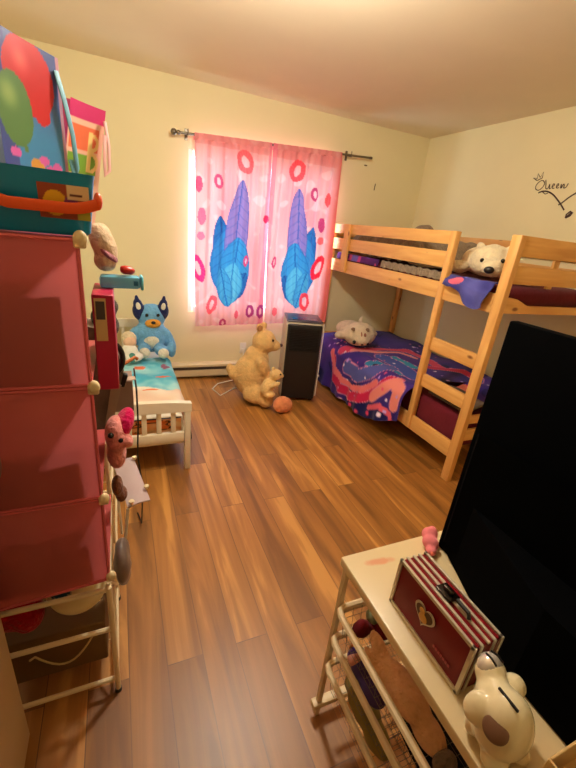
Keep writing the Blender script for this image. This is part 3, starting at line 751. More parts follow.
# door panel of the cubes hanging open
LIL = mat('lilac_panel', (186, 164, 164), .5, var=.03)
mb = MB()
def flap(u, v):
    a, b, c, d = Vector((-3.012, -2.25, .55)), Vector((-2.94, -2.217, .55)), Vector((-2.895, -2.498, .55)), Vector((-2.967, -2.521, .55))
    p = (a*(1-u)+b*u)*(1-v)+(d*(1-u)+c*u)*v
    return (p.x, p.y, p.z+.006*math.sin(u*PI)-.004*v)
# ------------------------------------------------------------------ wire rack under the cubes
def wire_rack(loc, x0, x1, y0, y1, H_, levels, label, mesh=True):
    t = thing('wire_rack', loc, label, 'rack')
    wm = mat('white_rack_metal', (234, 214, 176), .4, var=.02)
    for x in (x0, x1):
        for y in (y0, y1):
            MB().tube([(x, y, .012), (x, y, H_)], .0085, 10).build('post', wm, t)
            MB().tube([(x, y, 0), (x, y, .014)], .0105, 10).build('rubber_foot', mat('rack_foot', (40, 34, 30), .6), t)
    for z in levels:
        mb = MB().tube([(x0, y0, z), (x1, y0, z)], .0075, 8).tube([(x0, y1, z), (x1, y1, z)], .0075, 8).tube([(x0, y0, z), (x0, y1, z)], .006, 8).tube([(x1, y0, z), (x1, y1, z)], .006, 8)
        n = 5
        for i in range(2, n): y = y0+(y1-y0)*i/n; mb.tube([(x0, y, z-.004), (x1, y, z-.004)], .0016, 5)
        mb.build('wire_shelf', wm, t)
    return t, wm
rk, wm = wire_rack((-3.2, -2.58, 0), -3.36, -3.028, -2.755, -2.40, .470, (.066, .298, .462), 'low white wire rack under the pink cubes')
MB().tube([(-3.028, -2.755, .49), (-3.028, -2.40, .08)], .006, 8).tube([(-3.028, -2.755, .08), (-3.028, -2.40, .49)], .006, 8).build('cross_brace', wm, rk)
settle(single(blob('red_plush', [((-3.290, -2.66, .375), (.062, .06, .07)), ((-3.25, -2.68, .355), (.042, .05, .05)), ((-3.31, -2.64, .43), (.03, .03, .035))], fur('red_fur', (176, 22, 30)), None, .01, 4), 'red fuzzy plush on the wire rack shelf under the pink cubes', 'plush toy', 'plush toys'))
def rnd_col(x, y, z):
    d = math.hypot(x+3.20, z-.52)
    return (44, 84, 112) if d < .115 else (232, 214, 166)
mb = MB().ell((-3.122, -2.635, .381), (.085, .09, .074), (0, 0, 0), 60, 44)
settle(single(mb.build('round_cushion', vcol('cushion_print', .9), None, True, True, rnd_col), 'round cream and blue cushion on the wire rack under the pink cubes', 'cushion'))
bx = thing('cardboard_box', (-3.19, -2.56, .078), 'brown cardboard box on the bottom shelf of the wire rack', 'box')
MB().box((-3.33, -2.69, .078), (-3.055, -2.46, .255), .004, 1).build('carton', mat('cardboard', (112, 82, 44), .8), bx)
P = [(-3.25, -2.745, .245)]
for i in range(1, 13):
    u = i/12; P.append((-3.26+.17*u, -2.715, .235-.115*math.sin(PI*u*.86)+.05*u))
settle(single(MB().tube(P, .003, 6).build('cord_loop', mat('string', (206, 186, 130), .8)), 'pale cord looping in front of the brown cardboard box', 'cord'))
gb = mat('grey_film', (120, 104, 98), .3)
settle(single(blob('plastic_bag', [((-2.992, -2.62, .42), (.026, .060, .085)), ((-2.992, -2.60, .36), (.022, .05, .05))], gb, None, .008, 5, wob=.006), 'grey plastic bag bulging out of the side of the wire rack', 'bag'))
t = thing('cabinet_flap', (-2.95, -2.38, .45), 'pale lilac plastic flap sticking out beside the pink plush', 'panel')
MB().grid(flap, 10, 14, .004).build('panel', LIL, t)
for p in ((-2.903, -2.44, .556), (-2.955, -2.512, .556), (-2.935, -2.24, .556)): MB().lathe([(.005, 0), (.005, .006), (.009, .008), (.009, .014), (.002, .016)], p, 12).build('peg', CONN, t)
MB().tube([(-2.967, -2.521, .548), (-2.985, -2.535, .40), (-2.99, -2.54, .30)], .005, 8).build('frame_wire', WHITE, t)
MB().tube([(-3.01, -2.25, .545), (-3.0, -2.25, .2)], .005, 8).build('frame_wire', WHITE, t)
# low rack behind the cubes carrying the grey toys
rk2, _ = wire_rack((-3.2, -2.05, 0), -3.36, -3.03, -2.33, -1.78, .70, (.08, .38, .695), 'second white wire rack between the pink cubes and the toddler bed')

# things sticking out of the cubes
MG = mat('magenta_card', (186, 20, 66), .45)
t = thing('pink_box', (-3.03, -2.56, 1.11), 'tall magenta box with a pale label poking out of the pink cubes', 'box')
MB().box((-3.017, -2.62, 1.03), (-2.968, -2.44, 1.280), .002, 1).build('carton', MG, t)
MB().box((-3.012, -2.6215, 1.165), (-2.986, -2.6203, 1.272)).build('label_panel', mat('label_cream', (220, 190, 130), .6), t, False)
MB().box((-3.009, -2.6225, 1.220), (-2.989, -2.6216, 1.265)).build('label_picture', mat('label_dark', (84, 74, 66), .6), t, False)
t = thing('hooded_plush', (-2.985, -2.47, 1.30), 'beige plush head with a mauve band slumped beside the toy basket', 'plush toy', 'plush toys')
blob('body', [((-2.986, -2.47, 1.387), (.031, .046, .055), (0, -.35, 0)), ((-2.984, -2.475, 1.345), (.029, .042, .028), (0, .3, 0)), ((-2.990, -2.46, 1.41), (.024, .040, .030))], fur('beige_fur', (226, 194, 160)), t, .007, 4)
MB().ell((-2.978, -2.474, 1.366), (.033, .047, .012), (0, .75, 0)).build('band', fur('mauve_fur', (176, 112, 124)), t)
t = thing('toy_tube', (-2.95, -2.5, 1.281), 'flat translucent teal toy tube pointing out above the magenta box', 'toy')
TL = glassy('teal_plastic', (120, 206, 240), .75, .2)
MB().box((-3.00, -2.53, 1.281), (-2.900, -2.48, 1.313), .008, 2, (0, 0, 0)).build('barrel', TL, t)
MB().box((-2.900, -2.533, 1.279), (-2.892, -2.477, 1.315), .003, 1).build('end_cap', mat('teal_solid', (96, 206, 230), .4), t)
MB().box((-2.917, -2.5325, 1.291), (-2.906, -2.5302, 1.303)).build('square_mark', mat('teal_dark', (20, 110, 150), .5), t, False)
settle(single(blob('red_toy', [((-2.936, -2.505, 1.328), (.016, .018, .013)), ((-2.922, -2.505, 1.326), (.012, .015, .011))], mat('red_plastic', (206, 44, 26), .35), None, .007, 3), 'small red toy lying on the teal tube', 'toy'))
# grey toys on the second rack
GF = cloth('grey_canvas', (112, 96, 84))
t = thing('doll_stroller', (-3.0, -2.22, .71), 'grey canvas doll stroller with a black wheel behind the magenta box', 'toy')
MB().prism([(-3.10, -2.28, .712), (-3.02, -2.28, .712), (-2.955, -2.28, .955), (-2.99, -2.28, 1.10), (-3.10, -2.28, 1.12)], (0, .11, 0)).build('seat_canvas', GF, t, False)
MB().prism([(-3.035, -2.2815, .713), (-3.012, -2.2815, .713), (-2.965, -2.2815, .90), (-2.995, -2.2815, .92)], (0, -.003, 0)).build('piping', mat('taupe_trim', (160, 140, 118), .7), t, False)
blob('hood', [((-3.01, -2.22, 1.13), (.040, .05, .04)), ((-2.985, -2.21, 1.165), (.026, .045, .028)), ((-2.978, -2.22, 1.10), (.018, .05, .03))], fur('dark_olive_fur', (64, 54, 44)), t, .008, 4)
w_ = MB(); 
for k in range(29):
    pass
w_.tube([(-2.985+.0, -2.292+.0, 1.005)]+[(-2.99+.034*math.sin(2*PI*k/24), -2.294, 1.005+.055*math.cos(2*PI*k/24)) for k in range(25)][1:], .009, 8).build('tyre', BLK, t)
MB().ell((-2.99, -2.294, 1.005), (.02, .008, .034)).build('hub', mat('hub_grey', (176, 166, 150), .4, .4), t)
MB().tube([(-2.99, -2.296, .995), (-2.955, -2.24, .965), (-2.915, -2.2, .975), (-2.905, -2.2, .968)], .0065, 8).build('handle', mat('orange_brown', (176, 96, 40), .5), t)
MB().box((-2.965, -2.27, .885), (-2.948, -2.24, .935), .005, 2, (0, .3, 0)).build('buckle', BLK, t)
t = thing('grey_carton', (-2.96, -2.13, .71), 'small mauve-grey carton with a raised flap beside the toddler bed', 'box')
CG = mat('mauve_card', (148, 122, 110), .7)
MB().box((-3.02, -2.10, .704), (-2.925, -1.98, .84), .002, 1).build('carton', CG, t)
MB().grid(lambda u, v: (-3.02+.095*u+.012*v, -2.10-.05*v, .843+.03*math.sin(v*2)-.012*v+.006*u), 8, 6, .003).build('flap', mat('mauve_card_light', (186, 160, 146), .7), t)
settle(single(MB().tube([(-2.915, -1.97, .845), (-2.912, -2.11, .80), (-2.912, -2.115, .65), (-2.92, -2.11, .50), (-2.905, -2.10, .30), (-2.915, -2.0, .02), (-2.93, -1.9, .004)], .0035, 6).build('power_cable', BLK), 'thin black cable hanging in front of the toddler bed', 'cable'))
# pink plush with a magenta hat
PK = fur('pink_fur', (236, 148, 140))
t = thing('pink_plush', (-2.99, -2.5, .70), 'pink plush with a magenta hat leaning out of the pink cubes', 'plush toy', 'plush toys')
blob('body', [((-2.986, -2.52, .838), (.034, .058, .060)), ((-2.990, -2.50, .762), (.030, .052, .056)), ((-2.955, -2.555, .828), (.018, .024, .020))], PK, t, .008, 4)
MB().ell((-2.966, -2.500, .858), (.027, .058, .056), (0, .45, 0)).build('hat', fur('magenta_fur', (214, 20, 90)), t)
eye(t, (-3.000, -2.570, .862), .0085); eye(t, (-2.974, -2.574, .844), .007)
settle(single(blob('brown_plush', [((-2.995, -2.505, .635), (.018, .03, .040)), ((-2.985, -2.49, .590), (.02, .03, .028))], fur('cocoa_fur', (120, 72, 50)), None, .007, 3), 'little brown plush paw showing below the pink plush', 'plush toy', 'plush toys'))

# ------------------------------------------------------------------ on top of the cubes
# teal toy basket
t = thing('toy_basket', (-3.12, -2.67, 1.42), 'teal plastic toy basket with an orange strap handle on the cubes', 'toy basket')
TEAL = mat('teal_basket', (0, 128, 178), .35, var=.05)
bk = MB()
def rr(x0, x1, y0, y1, z, r=.035, n=6):
    P = []
    for cx, cy, a0 in ((x1-r, y1-r, 0), (x0+r, y1-r, 90), (x0+r, y0+r, 180), (x1-r, y0+r, 270)):
        for k in range(n+1):
            a = math.radians(a0+90*k/n); P.append((cx+r*math.cos(a), cy+r*math.sin(a), z))
    return P
secs = [rr(-3.232, -3.008, -2.742, -2.712, 1.4185, .012), rr(-3.238, -3.000, -2.747, -2.708, 1.425, .014), rr(-3.246, -2.988, -2.754, -2.702, 1.52, .02), rr(-3.248, -2.986, -2.756, -2.700, 1.53, .02), rr(-3.243, -2.992, -2.751, -2.705, 1.53, .018), rr(-3.236, -3.002, -2.744, -2.711, 1.432, .012)]
R_ = [[bk.bm.verts.new(p) for p in s] for s in secs]
for a, b in zip(R_, R_[1:]):
    n = len(a)
    for k in range(n): bk.bm.faces.new((a[k], a[(k+1) % n], b[(k+1) % n], b[k]))
bk.bm.faces.new(R_[0][::-1]); bk.bm.faces.new(R_[-1])
bk.build('tub', TEAL, t)
def lab_col(x, y, z):
    c = (150, 70, 44)
    if math.hypot((x+3.055)/.020, (z-1.475)/.022) < 1: c = (222, 172, 40)
    if math.hypot((x+3.028)/.012, (z-1.478)/.012) < 1: c = (116, 50, 110)
    if x > -3.035 and z > 1.482: c = (216, 190, 150)
    if -3.03 < x < -3.008 and 1.489 < z < 1.493: c = (90, 40, 40)
    if x > -3.02 and z < 1.472: c = (180, 170, 60)
    return c
MB().grid(lambda u, v: (-3.082+.085*u, -2.7535+.004*(1-v)-.001, 1.448+.060*v), 40, 30).build('label', vcol('basket_label', .5, bump=0), t, True, True, lab_col)
P = []
for i in range(21):
    u = i/20; P.append((-3.246+.263*u, -2.764-.004*math.sin(PI*u), 1.508-.040*min(1, u/.45)**.8+.012*max(0, (u-.8)/.2)**2))
hb = MB().tube(P, .0105, 10, True, (Vector((0, 1, 0)), .35)); hb.ell((-2.982, -2.748, 1.486), (.008, .014, .016)); hb.build('handle', mat('orange_plastic', (226, 84, 24), .35), t)
# blue balloon gift bag and pink gift bag
def bag(name, base, along, w, dpt, h, colf, label, m, rope, lean=0):
    t = thing(name, base, label, 'gift bag', 'gift bags')
    ax = Vector((along[0], along[1], 0)).normalized(); ay = Vector((-ax.y, ax.x, 0)); b = Vector(base)
    def P(a, d, z): return b+ax*(a+lean*z/h)+ay*d+Vector((0, 0, z))
    def loc(x, y, z): q = Vector((x, y, z))-b; return q.dot(ax)-lean*q.z/h, q.dot(ay), q.z
    mb = MB()
    mb.grid(lambda u, v: P(w*(u-.5), -dpt/2+.004*math.sin(u*PI), h*v), 70, 90)
    mb.build('front_panel', m, t, True, True, lambda x, y, z: colf(*loc(x, y, z)))
    mb = MB(); mb.grid(lambda u, v: P(w*(u-.5), dpt/2, h*v), 10, 10); mb.build('back_panel', m, t, True, True, lambda x, y, z: colf(9, 0, loc(x, y, z)[2]))
    for s in (-1, 1):
        mb = MB(); mb.grid(lambda u, v: P(s*(w/2-.018*(1-abs(2*u-1))*v), -dpt/2+dpt*u, h*v), 8, 24); mb.build('gusset', m, t, False, True, lambda x, y, z: colf(9, 0, loc(x, y, z)[2]))
    mb = MB(); mb.grid(lambda u, v: P(w*(u-.5), -dpt/2+dpt*v, .001), 2, 2); mb.build('bottom', m, t, False, True, lambda x, y, z: colf(9, 0, 0))
    for k in rope: MB().tube([P(*q) for q in k[0]], k[1], 8, True, (ay, .25)).build('handle', k[2], t)
    return t
def balloons(a, d, z):
    if a > 5: return (96, 130, 190)
    c = mixc((66, 140, 190), (84, 84, 150), sm01((z-.16)/.12)*.8)
    if a < -.05: c = mixc(c, (70, 60, 140), .7)
    if z < .12: c = mixc((140, 96, 176), c, z/.12)
    if a > .078: c = (206, 150, 170)
    if math.hypot((a-.003)/.064, (z-.275)/.066) < 1: c = mixc((208, 26, 36), (240, 96, 90), sm01(1-math.hypot(a+.015, z-.30)/.035))
    if math.hypot((a-.028)/.022, (z-.222)/.022) < 1: c = (208, 26, 36)
    if math.hypot((a+.042)/.044, (z-.212)/.062) < 1: c = mixc((92, 132, 74), (150, 178, 104), sm01(1-math.hypot(a+.055, z-.235)/.035))
    if abs(a+.026) < .005 and .143 < z < .155: c = (92, 132, 74)
    if math.hypot((a-.0)/.02, (z-.122)/.014) < 1: c = (226, 160, 70)
    for q, w_ in ((.035, .118), (.055, .126), (.02, .135), (-.055, .14)):
        if math.hypot((a-q)/.014, (z-w_)/.009) < 1: c = (230, 100, 180)
    return c
GB = vcol('glossy_print', .3, bump=0, sheen=0, spec=.5)
RIBB = mat('blue_ribbon', (104, 168, 190), .5); RIBP = mat('pink_ribbon', (240, 180, 176), .5)
bag('gift_bag', (-3.113, -2.598, 1.4195), (.075, .121), .175, .05, .335, balloons, 'blue gift bag printed with red and green balloons on the cubes', GB,
    [([(.076, -.026, .31), (.084, -.034, .26), (.098, -.036, .20), (.106, -.034, .135), (.100, -.032, .11), (.092, -.030, .15)], .008, RIBB)])
def pinkbag(a, d, z):
    if a > 5: return (226, 84, 140)
    c = (244, 190, 164)
    if z > .25: c = (206, 34, 108)
    elif .185 < z < .24 and -.05 < a < .042: c = (236, 110, 70)
    elif .13 < z < .175 and -.05 < a < .042: c = (120, 164, 52)
    elif .01 < z < .12 and -.05 < a < .042: c = (240, 170, 70)
    # the letter B
    bx_, bz = a-.018, z-.135
    if 0 < bz < .095:
        if abs(bx_) < .006: c = (244, 206, 130)
        for cz, r in ((.070, .022), (.024, .025)):
            q = math.hypot(bx_-.004, bz-cz)
            if bx_ > 0 and r-.009 < q < r: c = (244, 206, 130)
    return c
bag('gift_bag', (-3.055, -2.455, 1.4195), (.666, .746), .11, .03, .288, pinkbag, 'pink gift bag with orange and green blocks and a pale letter B', GB,
    [([(.050, -.020, .262), (.062, -.028, .21), (.072, -.030, .15), (.060, -.030, .135), (.052, -.030, .17), (.048, -.026, .23)], .006, RIBP)], .07)

# ------------------------------------------------------------------ table with wire baskets
TW = mat('table_white', (224, 198, 152), .45, var=.02)
def top_mat():
    m, nt, b, out = newmat('stained_white_top')
    g = nd(nt, 'ShaderNodeNewGeometry')
    mp = nd(nt, 'ShaderNodeVectorMath', operation='SUBTRACT'); mp.inputs[1].default_value = (-2.345, -3.06, .67)
    rt = nd(nt, 'ShaderNodeVectorRotate'); rt.inputs['Angle'].default_value = .12
    sc = nd(nt, 'ShaderNodeVectorMath', operation='MULTIPLY'); sc.inputs[1].default_value = (13, 45, 1)
    ln = nd(nt, 'ShaderNodeVectorMath', operation='LENGTH')
    n = nd(nt, 'ShaderNodeTexNoise'); n.inputs['Scale'].default_value = 40
    a = nd(nt, 'ShaderNodeMath', operation='MULTIPLY_ADD'); a.inputs[1].default_value = 1.0; 
    r = nd(nt, 'ShaderNodeValToRGB'); r.color_ramp.elements[0].position = .8; r.color_ramp.elements[0].color = lin((222, 156, 116))+(1,)
    r.color_ramp.elements[1].position = 1.0; r.color_ramp.elements[1].color = lin((222, 198, 152))+(1,)
    L = nt.links.new
    L(g.outputs['Position'], mp.inputs[0]); L(mp.outputs[0], rt.inputs['Vector']); L(rt.outputs[0], sc.inputs[0]); L(sc.outputs[0], ln.inputs[0])
    L(g.outputs['Position'], n.inputs['Vector']); L(n.outputs[0], a.inputs[0]); 
    L(ln.outputs['Value'], a.inputs[2]); L(a.outputs[0], r.inputs[0]); L(r.outputs[0], b.inputs['Base Color']); b.inputs['Roughness'].default_value = .35
    r.color_ramp.elements[0].position = .55; r.color_ramp.elements[1].position = .85
    # ramp input is length+noise: stretch by lowering scale
    sc.inputs[1].default_value = (12, 48, 1); a.inputs[1].default_value = .5
    return m
TX, TXB, TYA, TYB = -2.44, -1.96, -3.015, -3.735
t = thing('basket_table', (-2.2, -3.37, 0), 'white table with pull-out wire baskets below its top', 'table')
MB().box((TX, TYB, .642), (TXB, TYA, .67), .004, 2).build('tabletop', top_mat(), t)
FM = mat('basket_metal', (228, 204, 162), .4, var=.02)
for x in (TX+.012, TXB-.03):
    for y in (TYA-.02, TYB+.02): MB().box((x-.008, y-.008, 0), (x+.008, y+.008, .641), .002, 1).build('leg', FM, t)
for y in (TYA-.02, TYB+.02):
    MB().box((TX-.012, y-.014, .045), (TXB-.02, y+.014, .068), .004, 2).build('foot_bar', FM, t)
    for z in (.50, .385, .265):
        MB().box((TX+.03, y-.006 if y > -3.3 else y-.006, z-.028), (TXB-.04, y+.006, z-.016)).build('runner', FM, t, False)
def tube_rect(mb, x0, x1, y0, y1, z, r):
    c = .02
    pts = [(x0+c, y0, z), (x1-c, y0, z), (x1-.006, y0+.006, z), (x1, y0+c, z), (x1, y1-c, z), (x1-.006, y1-.006, z), (x1-c, y1, z), (x0+c, y1, z), (x0+.006, y1-.006, z), (x0, y1-c, z), (x0, y0+c, z), (x0+.006, y0+.006, z), (x0+c, y0, z)]
    mb.tube(pts, r, 8, False)
for z in (.52, .405, .285):
    x0, x1, y0, y1 = TX-.008, TXB-.05, TYB+.045, TYA-.04
    mb = MB(); tube_rect(mb, x0, x1, y0, y1, z, .0095)
    rim = mb.build('basket', FM, t)
    mb = MB(); zb = z-.095
    n = 26
    for i in range(n+1):
        y = y0+.02+(y1-y0-.04)*i/n; mb.tube([(x0+.008, y, z), (x0+.02, y, zb), (x1-.02, y, zb), (x1-.008, y, z)], .0007, 4)
    for i in range(15):
        x = x0+.02+(x1-x0-.04)*i/14; mb.tube([(x, y0+.008, z), (x, y0+.02, zb+.001), (x, y1-.02, zb+.001), (x, y1-.008, z)], .0007, 4)
    for k in (1, 2): tube_rect(mb, x0+.012*k/3+.006, x1-.012*k/3-.006, y0+.012*k/3+.006, y1-.012*k/3-.006, z-.095*k/3, .0007)
    mb.build('wire_mesh', mat('mesh_wire', (120, 108, 92), .5, .3), rim)
# what the baskets hold
t = thing('peach_plush', (-2.36, -3.25, .43), 'long peach plush toy lying in the topmost wire basket', 'plush toy', 'plush toys')
blob('body', [((-2.375, -3.265, .475), (.040, .085, .036), (0, 0, .1)), ((-2.375, -3.17, .478), (.020, .055, .02), (.2, 0, -.1)), ((-2.41, -3.185, .48), (.014, .038, .014), (.3, 0, .1)), ((-2.37, -3.35, .465), (.032, .05, .030)), ((-2.395, -3.29, .488), (.025, .05, .025))], fur('apricot_fur', (246, 190, 140)), t, .007, 4)
MB().ell((-2.372, -3.405, .462), (.028, .022, .026)).build('paw', fur('grey_paw', (130, 112, 96)), t)
settle(single(blob('red_toy_clothes', [((-2.382, -3.095, .468), (.030, .024, .03)), ((-2.32, -3.11, .464), (.03, .03, .026))], cloth('dark_red_cloth', (112, 22, 30)), None, .007, 4, wob=.008), 'dark red doll clothes in the topmost wire basket near its corner', 'doll clothes'))
settle(single(blob('green_toy', [((-2.345, -3.082, .482), (.014, .022, .024)), ((-2.338, -3.09, .505), (.010, .012, .014))], cloth('sage', (150, 158, 120)), None, .006, 3), 'small sage green toy in the topmost wire basket', 'toy'))
t = thing('purple_doll', (-2.40, -3.14, .32), 'little purple-dressed doll in the middle wire basket', 'doll')
blob('body', [((-2.392, -3.135, .362), (.026, .03, .026)), ((-2.385, -3.19, .352), (.032, .045, .022)), ((-2.40, -3.17, .362), (.012, .04, .012), (0, 0, .3))], cloth('violet_dress', (84, 64, 116)), t, .006, 3)
MB().ell((-2.398, -3.112, .374), (.021, .022, .021)).build('head', cloth('doll_pink_skin', (214, 150, 130)), t)
MB().ell((-2.394, -3.103, .376), (.022, .016, .023)).build('hair', fur('purple_hair', (84, 50, 110)), t)
MB().ell((-2.393, -3.087, .384), (.010, .006, .010)).build('bow', cloth('orange_bow', (216, 130, 70)), t)
blk_c = cloth('black_clothes', (24, 20, 22))
settle(single(blob('black_clothes', [((-2.30, -3.40, .350), (.085, .15, .024)), ((-2.34, -3.46, .352), (.05, .10, .025))], blk_c, None, .010, 4, wob=.008), 'black folded clothes in the middle wire basket', 'clothes'))
settle(single(blob('olive_clothes', [((-2.375, -3.17, .238), (.040, .075, .030)), ((-2.38, -3.235, .236), (.034, .06, .026)), ((-2.365, -3.11, .238), (.04, .035, .030))], cloth('olive_cloth', (150, 130, 70)), None, .008, 4, wob=.008), 'olive doll clothes in the lowest wire basket', 'clothes'))
settle(single(blob('dark_clothes', [((-2.31, -3.46, .232), (.08, .13, .026)), ((-2.25, -3.30, .232), (.07, .10, .026))], blk_c, None, .010, 4, wob=.008), 'dark folded clothes deep in the lowest wire basket', 'clothes'))
settle(single(blob('charcoal_clothes', [((-2.25, -3.47, .462), (.07, .12, .026)), ((-2.24, -3.30, .462), (.06, .08, .024))], blk_c, None, .010, 4, wob=.008), 'charcoal clothes at the back of the topmost wire basket', 'clothes'))

# television seen from the back
t = thing('television', (-2.12, -3.36, .67), 'large black television standing on the white table, back showing', 'television')
TVM = mat('tv_black', (3, 3, 4), .9, var=.05, spec=.03)
MB().box((-2.145, -3.705, .672), (-2.118, -3.062, 1.335), .004, 2).build('panel', TVM, t)
MB().box((-2.118, -3.70, .68), (-2.114, -3.066, 1.33)).build('screen', mat('tv_screen', (4, 4, 5), .08), t, False)
MB().prism([(-2.1455, -3.075, .705), (-2.160, -3.09, .715), (-2.160, -3.69, .715), (-2.1455, -3.70, .705)], (0, 0, .345)).build('rear_housing', TVM, t, False)
MB().prism([(-2.1452, -3.10, .674), (-2.262, -3.40, .674), (-2.262, -3.52, .674), (-2.1452, -3.52, .674)], (0, 0, .20)).build('lower_housing', TVM, t, False)
# pink scrunchie thing by the television foot
PKc = cloth('candy_pink_cloth', (240, 132, 138), bump=.8)
settle(single(blob('pink_hair_bow', [((-2.175, -3.062, .690), (.022, .022, .019)), ((-2.160, -3.038, .694), (.022, .02, .022)), ((-2.192, -3.085, .685), (.014, .016, .014)), ((-2.15, -3.040, .70), (.012, .02, .022))], PKc, None, .005, 2, wob=.007), 'crumpled pink cloth bow on the white table beside the television', 'hair bow'))

# red and silver tin case
t = thing('toy_case', (-2.355, -3.275, .67), 'red tin case with silver edges and heart emblem on the white table', 'case')
RED = mat('case_red', (118, 3, 18), .4, var=.05, spec=.25); SIL = mat('case_silver', (216, 206, 184), .3, .35)
cx0, cx1, cy0, cy1, cz0, cz1 = -2.392, -2.322, -3.384, -3.168, .671, .803
MB().box((cx0+.002, cy0+.002, cz0+.002), (cx1-.002, cy1-.002, cz1-.002), .002, 1).build('shell', RED, t)
mb = MB(); e = .0045
for x in (cx0, cx1):
    for z in (cz0+.0045, cz1-.003): mb.box((x-.002, cy0, z-e), (x+.002+.0025, cy1, z+e), .001, 1)
    for y in (cy0+.003, cy1-.003): mb.box((x-.002, y-e, cz0), (x+.0045, y+e, cz1+.0015), .001, 1)
for x in (-2.374, -2.356, -2.340): mb.box((x-.0035, cy0, cz1-.003), (x+.0035, cy1, cz1+.0018), .001, 1)
for x in (-2.374, -2.340): mb.box((x-.0035, cy0-.001, cz0), (x+.0035, cy0+.002, cz1), .0005, 1)
mb.build('metal_edging', SIL, t)
mb = MB().box((-2.372, -3.296, cz1+.002), (-2.342, -3.256, cz1+.009), .002, 2).box((-2.362, -3.288, cz1+.009), (-2.350, -3.264, cz1+.018), .003, 2)
mb.build('latch', mat('latch_metal', (60, 52, 46), .25, .9), t)
mb = MB().tube([(-2.357, -3.335, cz1+.002), (-2.357, -3.33, cz1+.012), (-2.357, -3.30, cz1+.013)], .004, 8).build('handle_end', mat('black_plastic', (20, 18, 18), .4), t)
def heart(s, cy, cz, x):
    return [(x, cy+s*16*math.sin(a)**3/16, cz+s*(13*math.cos(a)-5*math.cos(2*a)-2*math.cos(3*a)-math.cos(4*a))/16) for a in [2*PI*k/40 for k in range(40)]]
MB().prism(heart(.029, -3.268, .745, cx0-.0005), (-.0022, 0, 0)).build('heart_rim', SIL, t, False)
h = MB().prism(heart(.024, -3.268, .745, cx0-.0029), (-.0008, 0, 0)).build('heart_emblem', mat('emblem_brown', (90, 56, 24), .4), t, False)
MB().ell((cx0-.004, -3.268, .738), (.0012, .012, .011)).ell((cx0-.004, -3.262, .752), (.0012, .008, .008)).build('emblem_gold', mat('emblem_gold', (220, 160, 70), .4), t)
mb = MB()
for i in range(7): mb.box((cx0-.0008, -3.352+i*.0068, .702), (cx0+.0005, -3.3475+i*.0068, .708))
mb.build('faint_lettering', mat('pink_ink', (176, 70, 76), .5), t, False)

# white ceramic coin bank, an animal seen from behind
t = thing('coin_bank', (-2.405, -3.5, .67), 'glossy cream ceramic animal coin bank with a brown oval patch', 'coin bank')
CER = mat('ceramic', (240, 222, 180), .12, var=.02, coat=.6)
blob('body', [((-2.398, -3.468, .742), (.046, .046, .067)), ((-2.394, -3.446, .756), (.036, .036, .045)), ((-2.3785, -3.414, .779), (.027, .026, .029)), ((-2.436, -3.442, .762), (.013, .022, .028), (0, .5, .2)), ((-2.340, -3.438, .757), (.022, .021, .022)), ((-2.355, -3.445, .748), (.02, .02, .02)), ((-2.414, -3.440, .700), (.018, .018, .028)), ((-2.362, -3.445, .695), (.018, .018, .024)), ((-2.420, -3.490, .688), (.02, .024, .018)), ((-2.366, -3.490, .688), (.02, .024, .018))], CER, t, .0045, 5)
MB().ell((-2.3775, -3.409, .788), (.0245, .021, .023)).build('face', mat('chrome_glaze', (236, 226, 214), .06, .55, var=0), t)
mb = MB()
for dx in (-.004, .008): mb.tube([(-2.378+dx, -3.397, .808), (-2.378+dx*1.3, -3.409, .8112), (-2.378+dx*1.4, -3.421, .808)], .0020, 6)
mb.build('dark_stripe', BLK, t)
MB().ell((-2.408, -3.425, .777), .004).build('eye', BLK, t)
MB().box((-2.410, -3.484, .8045), (-2.4068, -3.446, .8088), rot=(-.12, 0, -.10)).build('coin_slot', mat('slot_dark', (30, 20, 14), .7), t, False)
MB().ell((-2.4365, -3.478, .768), (.006, .020, .020), (0, .6, .2)).build('brown_patch', mat('patch_brown', (120, 84, 62), .35), t)
# tray
t = thing('tray_box', (-2.30, -3.60, .67), 'open cream card box on the white table behind the coin bank', 'box')
TC = mat('cream_card', (226, 186, 124), .6)
ang = math.radians(-6)
def tray(lo, hi, nm): MB().box(lo, hi, .001, 1).build(nm, TC, t)
tray((-2.372, -3.712, .671), (-2.215, -3.530, .675), 'base'); tray((-2.372, -3.7119, .675), (-2.368, -3.5301, .748), 'side_wall'); tray((-2.219, -3.7119, .675), (-2.215, -3.5301, .748), 'side_wall')
tray((-2.3675, -3.534, .675), (-2.2195, -3.530, .748), 'end_wall'); tray((-2.3675, -3.7119, .675), (-2.2195, -3.708, .748), 'end_wall')
settle(single(blob('brown_fluff', [((-2.335, -3.575, .705), (.022, .03, .026)), ((-2.32, -3.61, .705), (.028, .035, .026))], fur('dark_brown_fur', (70, 44, 26)), None, .007, 3, wob=.006), 'dark brown fluffy toy inside the cream card box', 'plush toy', 'plush toys'))

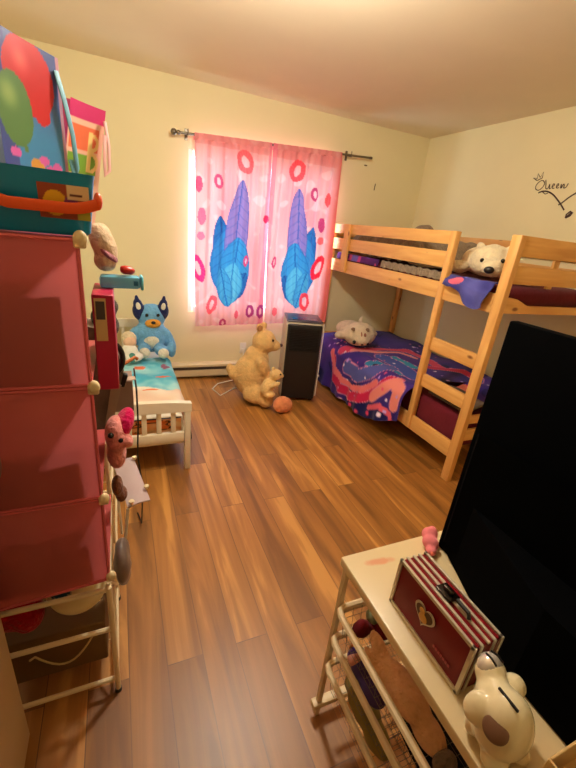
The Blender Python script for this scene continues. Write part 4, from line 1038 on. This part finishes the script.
# ------------------------------------------------------------------ lights
LX, LY = -2.34, -2.10
t = thing('ceiling_lamp', (LX, LY, H-.18), 'round frosted pendant lamp hanging from the ceiling', 'lamp')
def emit(name, rgb, s):
    m, nt, b, out = newmat(name)
    b.inputs['Base Color'].default_value = (.9, .85, .75, 1); b.inputs['Emission Color'].default_value = rgb+(1,); b.inputs['Emission Strength'].default_value = s
    return m
WARM = (1.0, .94, .80)
MB().lathe([(.02, -.065), (.035, -.065), (.10, -.13), (.125, -.175), (.12, -.178), (.095, -.135), (.02, -.07)], (LX, LY, H), 32).build('shade', emit('lamp_glass', WARM, 2), t)
MB().lathe([(.006, -.065), (.006, -.02), (.05, -.02), (.055, -.0005), (.001, -.0005)], (LX, LY, H), 24).build('stem', WHITE, t)
def light(name, kind, loc, energy, color, rot=(0, 0, 0), **k):
    l = bpy.data.lights.new(name, kind); l.energy = energy; l.color = color
    for a, v in k.items(): setattr(l, a, v)
    o = bpy.data.objects.new(name, l); o.location = loc; o.rotation_euler = rot; COL.objects.link(o)
    return o
light('ceiling_bulb', 'POINT', (LX, LY, H-.24), 60, WARM, shadow_soft_size=.07)
light('window_daylight', 'AREA', (-1.7, .45, 1.45), 110, (.86, .94, 1.0), (math.radians(-90), 0, 0), shape='RECTANGLE', size=1.5, size_y=1.6)
wd = bpy.data.worlds.new('World'); scn.world = wd; wd.use_nodes = True
bg = wd.node_tree.nodes['Background']; bg.inputs[0].default_value = (.72, .85, 1, 1); bg.inputs[1].default_value = 3.0

# ------------------------------------------------------------------ camera
cam = bpy.data.cameras.new('Camera'); co = bpy.data.objects.new('Camera', cam); COL.objects.link(co)
cam.sensor_fit = 'HORIZONTAL'; cam.sensor_width = 36; cam.lens = 384.443*36/576; cam.clip_start = .02
co.location = (-2.95175, -3.66014, 1.47409)
co.rotation_euler = (1.1878, -.1028, -.3905)
scn.camera = co
vs = scn.view_settings
vs.view_transform = 'Standard'; vs.look = 'None'; vs.gamma = 1; vs.exposure = 0.12
try: vs.use_curve_mapping = False
except Exception: pass
scn.cycles.max_bounces = 10; scn.cycles.diffuse_bounces = 5; scn.cycles.transparent_max_bounces = 12
scn.cycles.use_denoising = True
for o in bpy.data.objects:
    if '_o' in o: del o['_o']
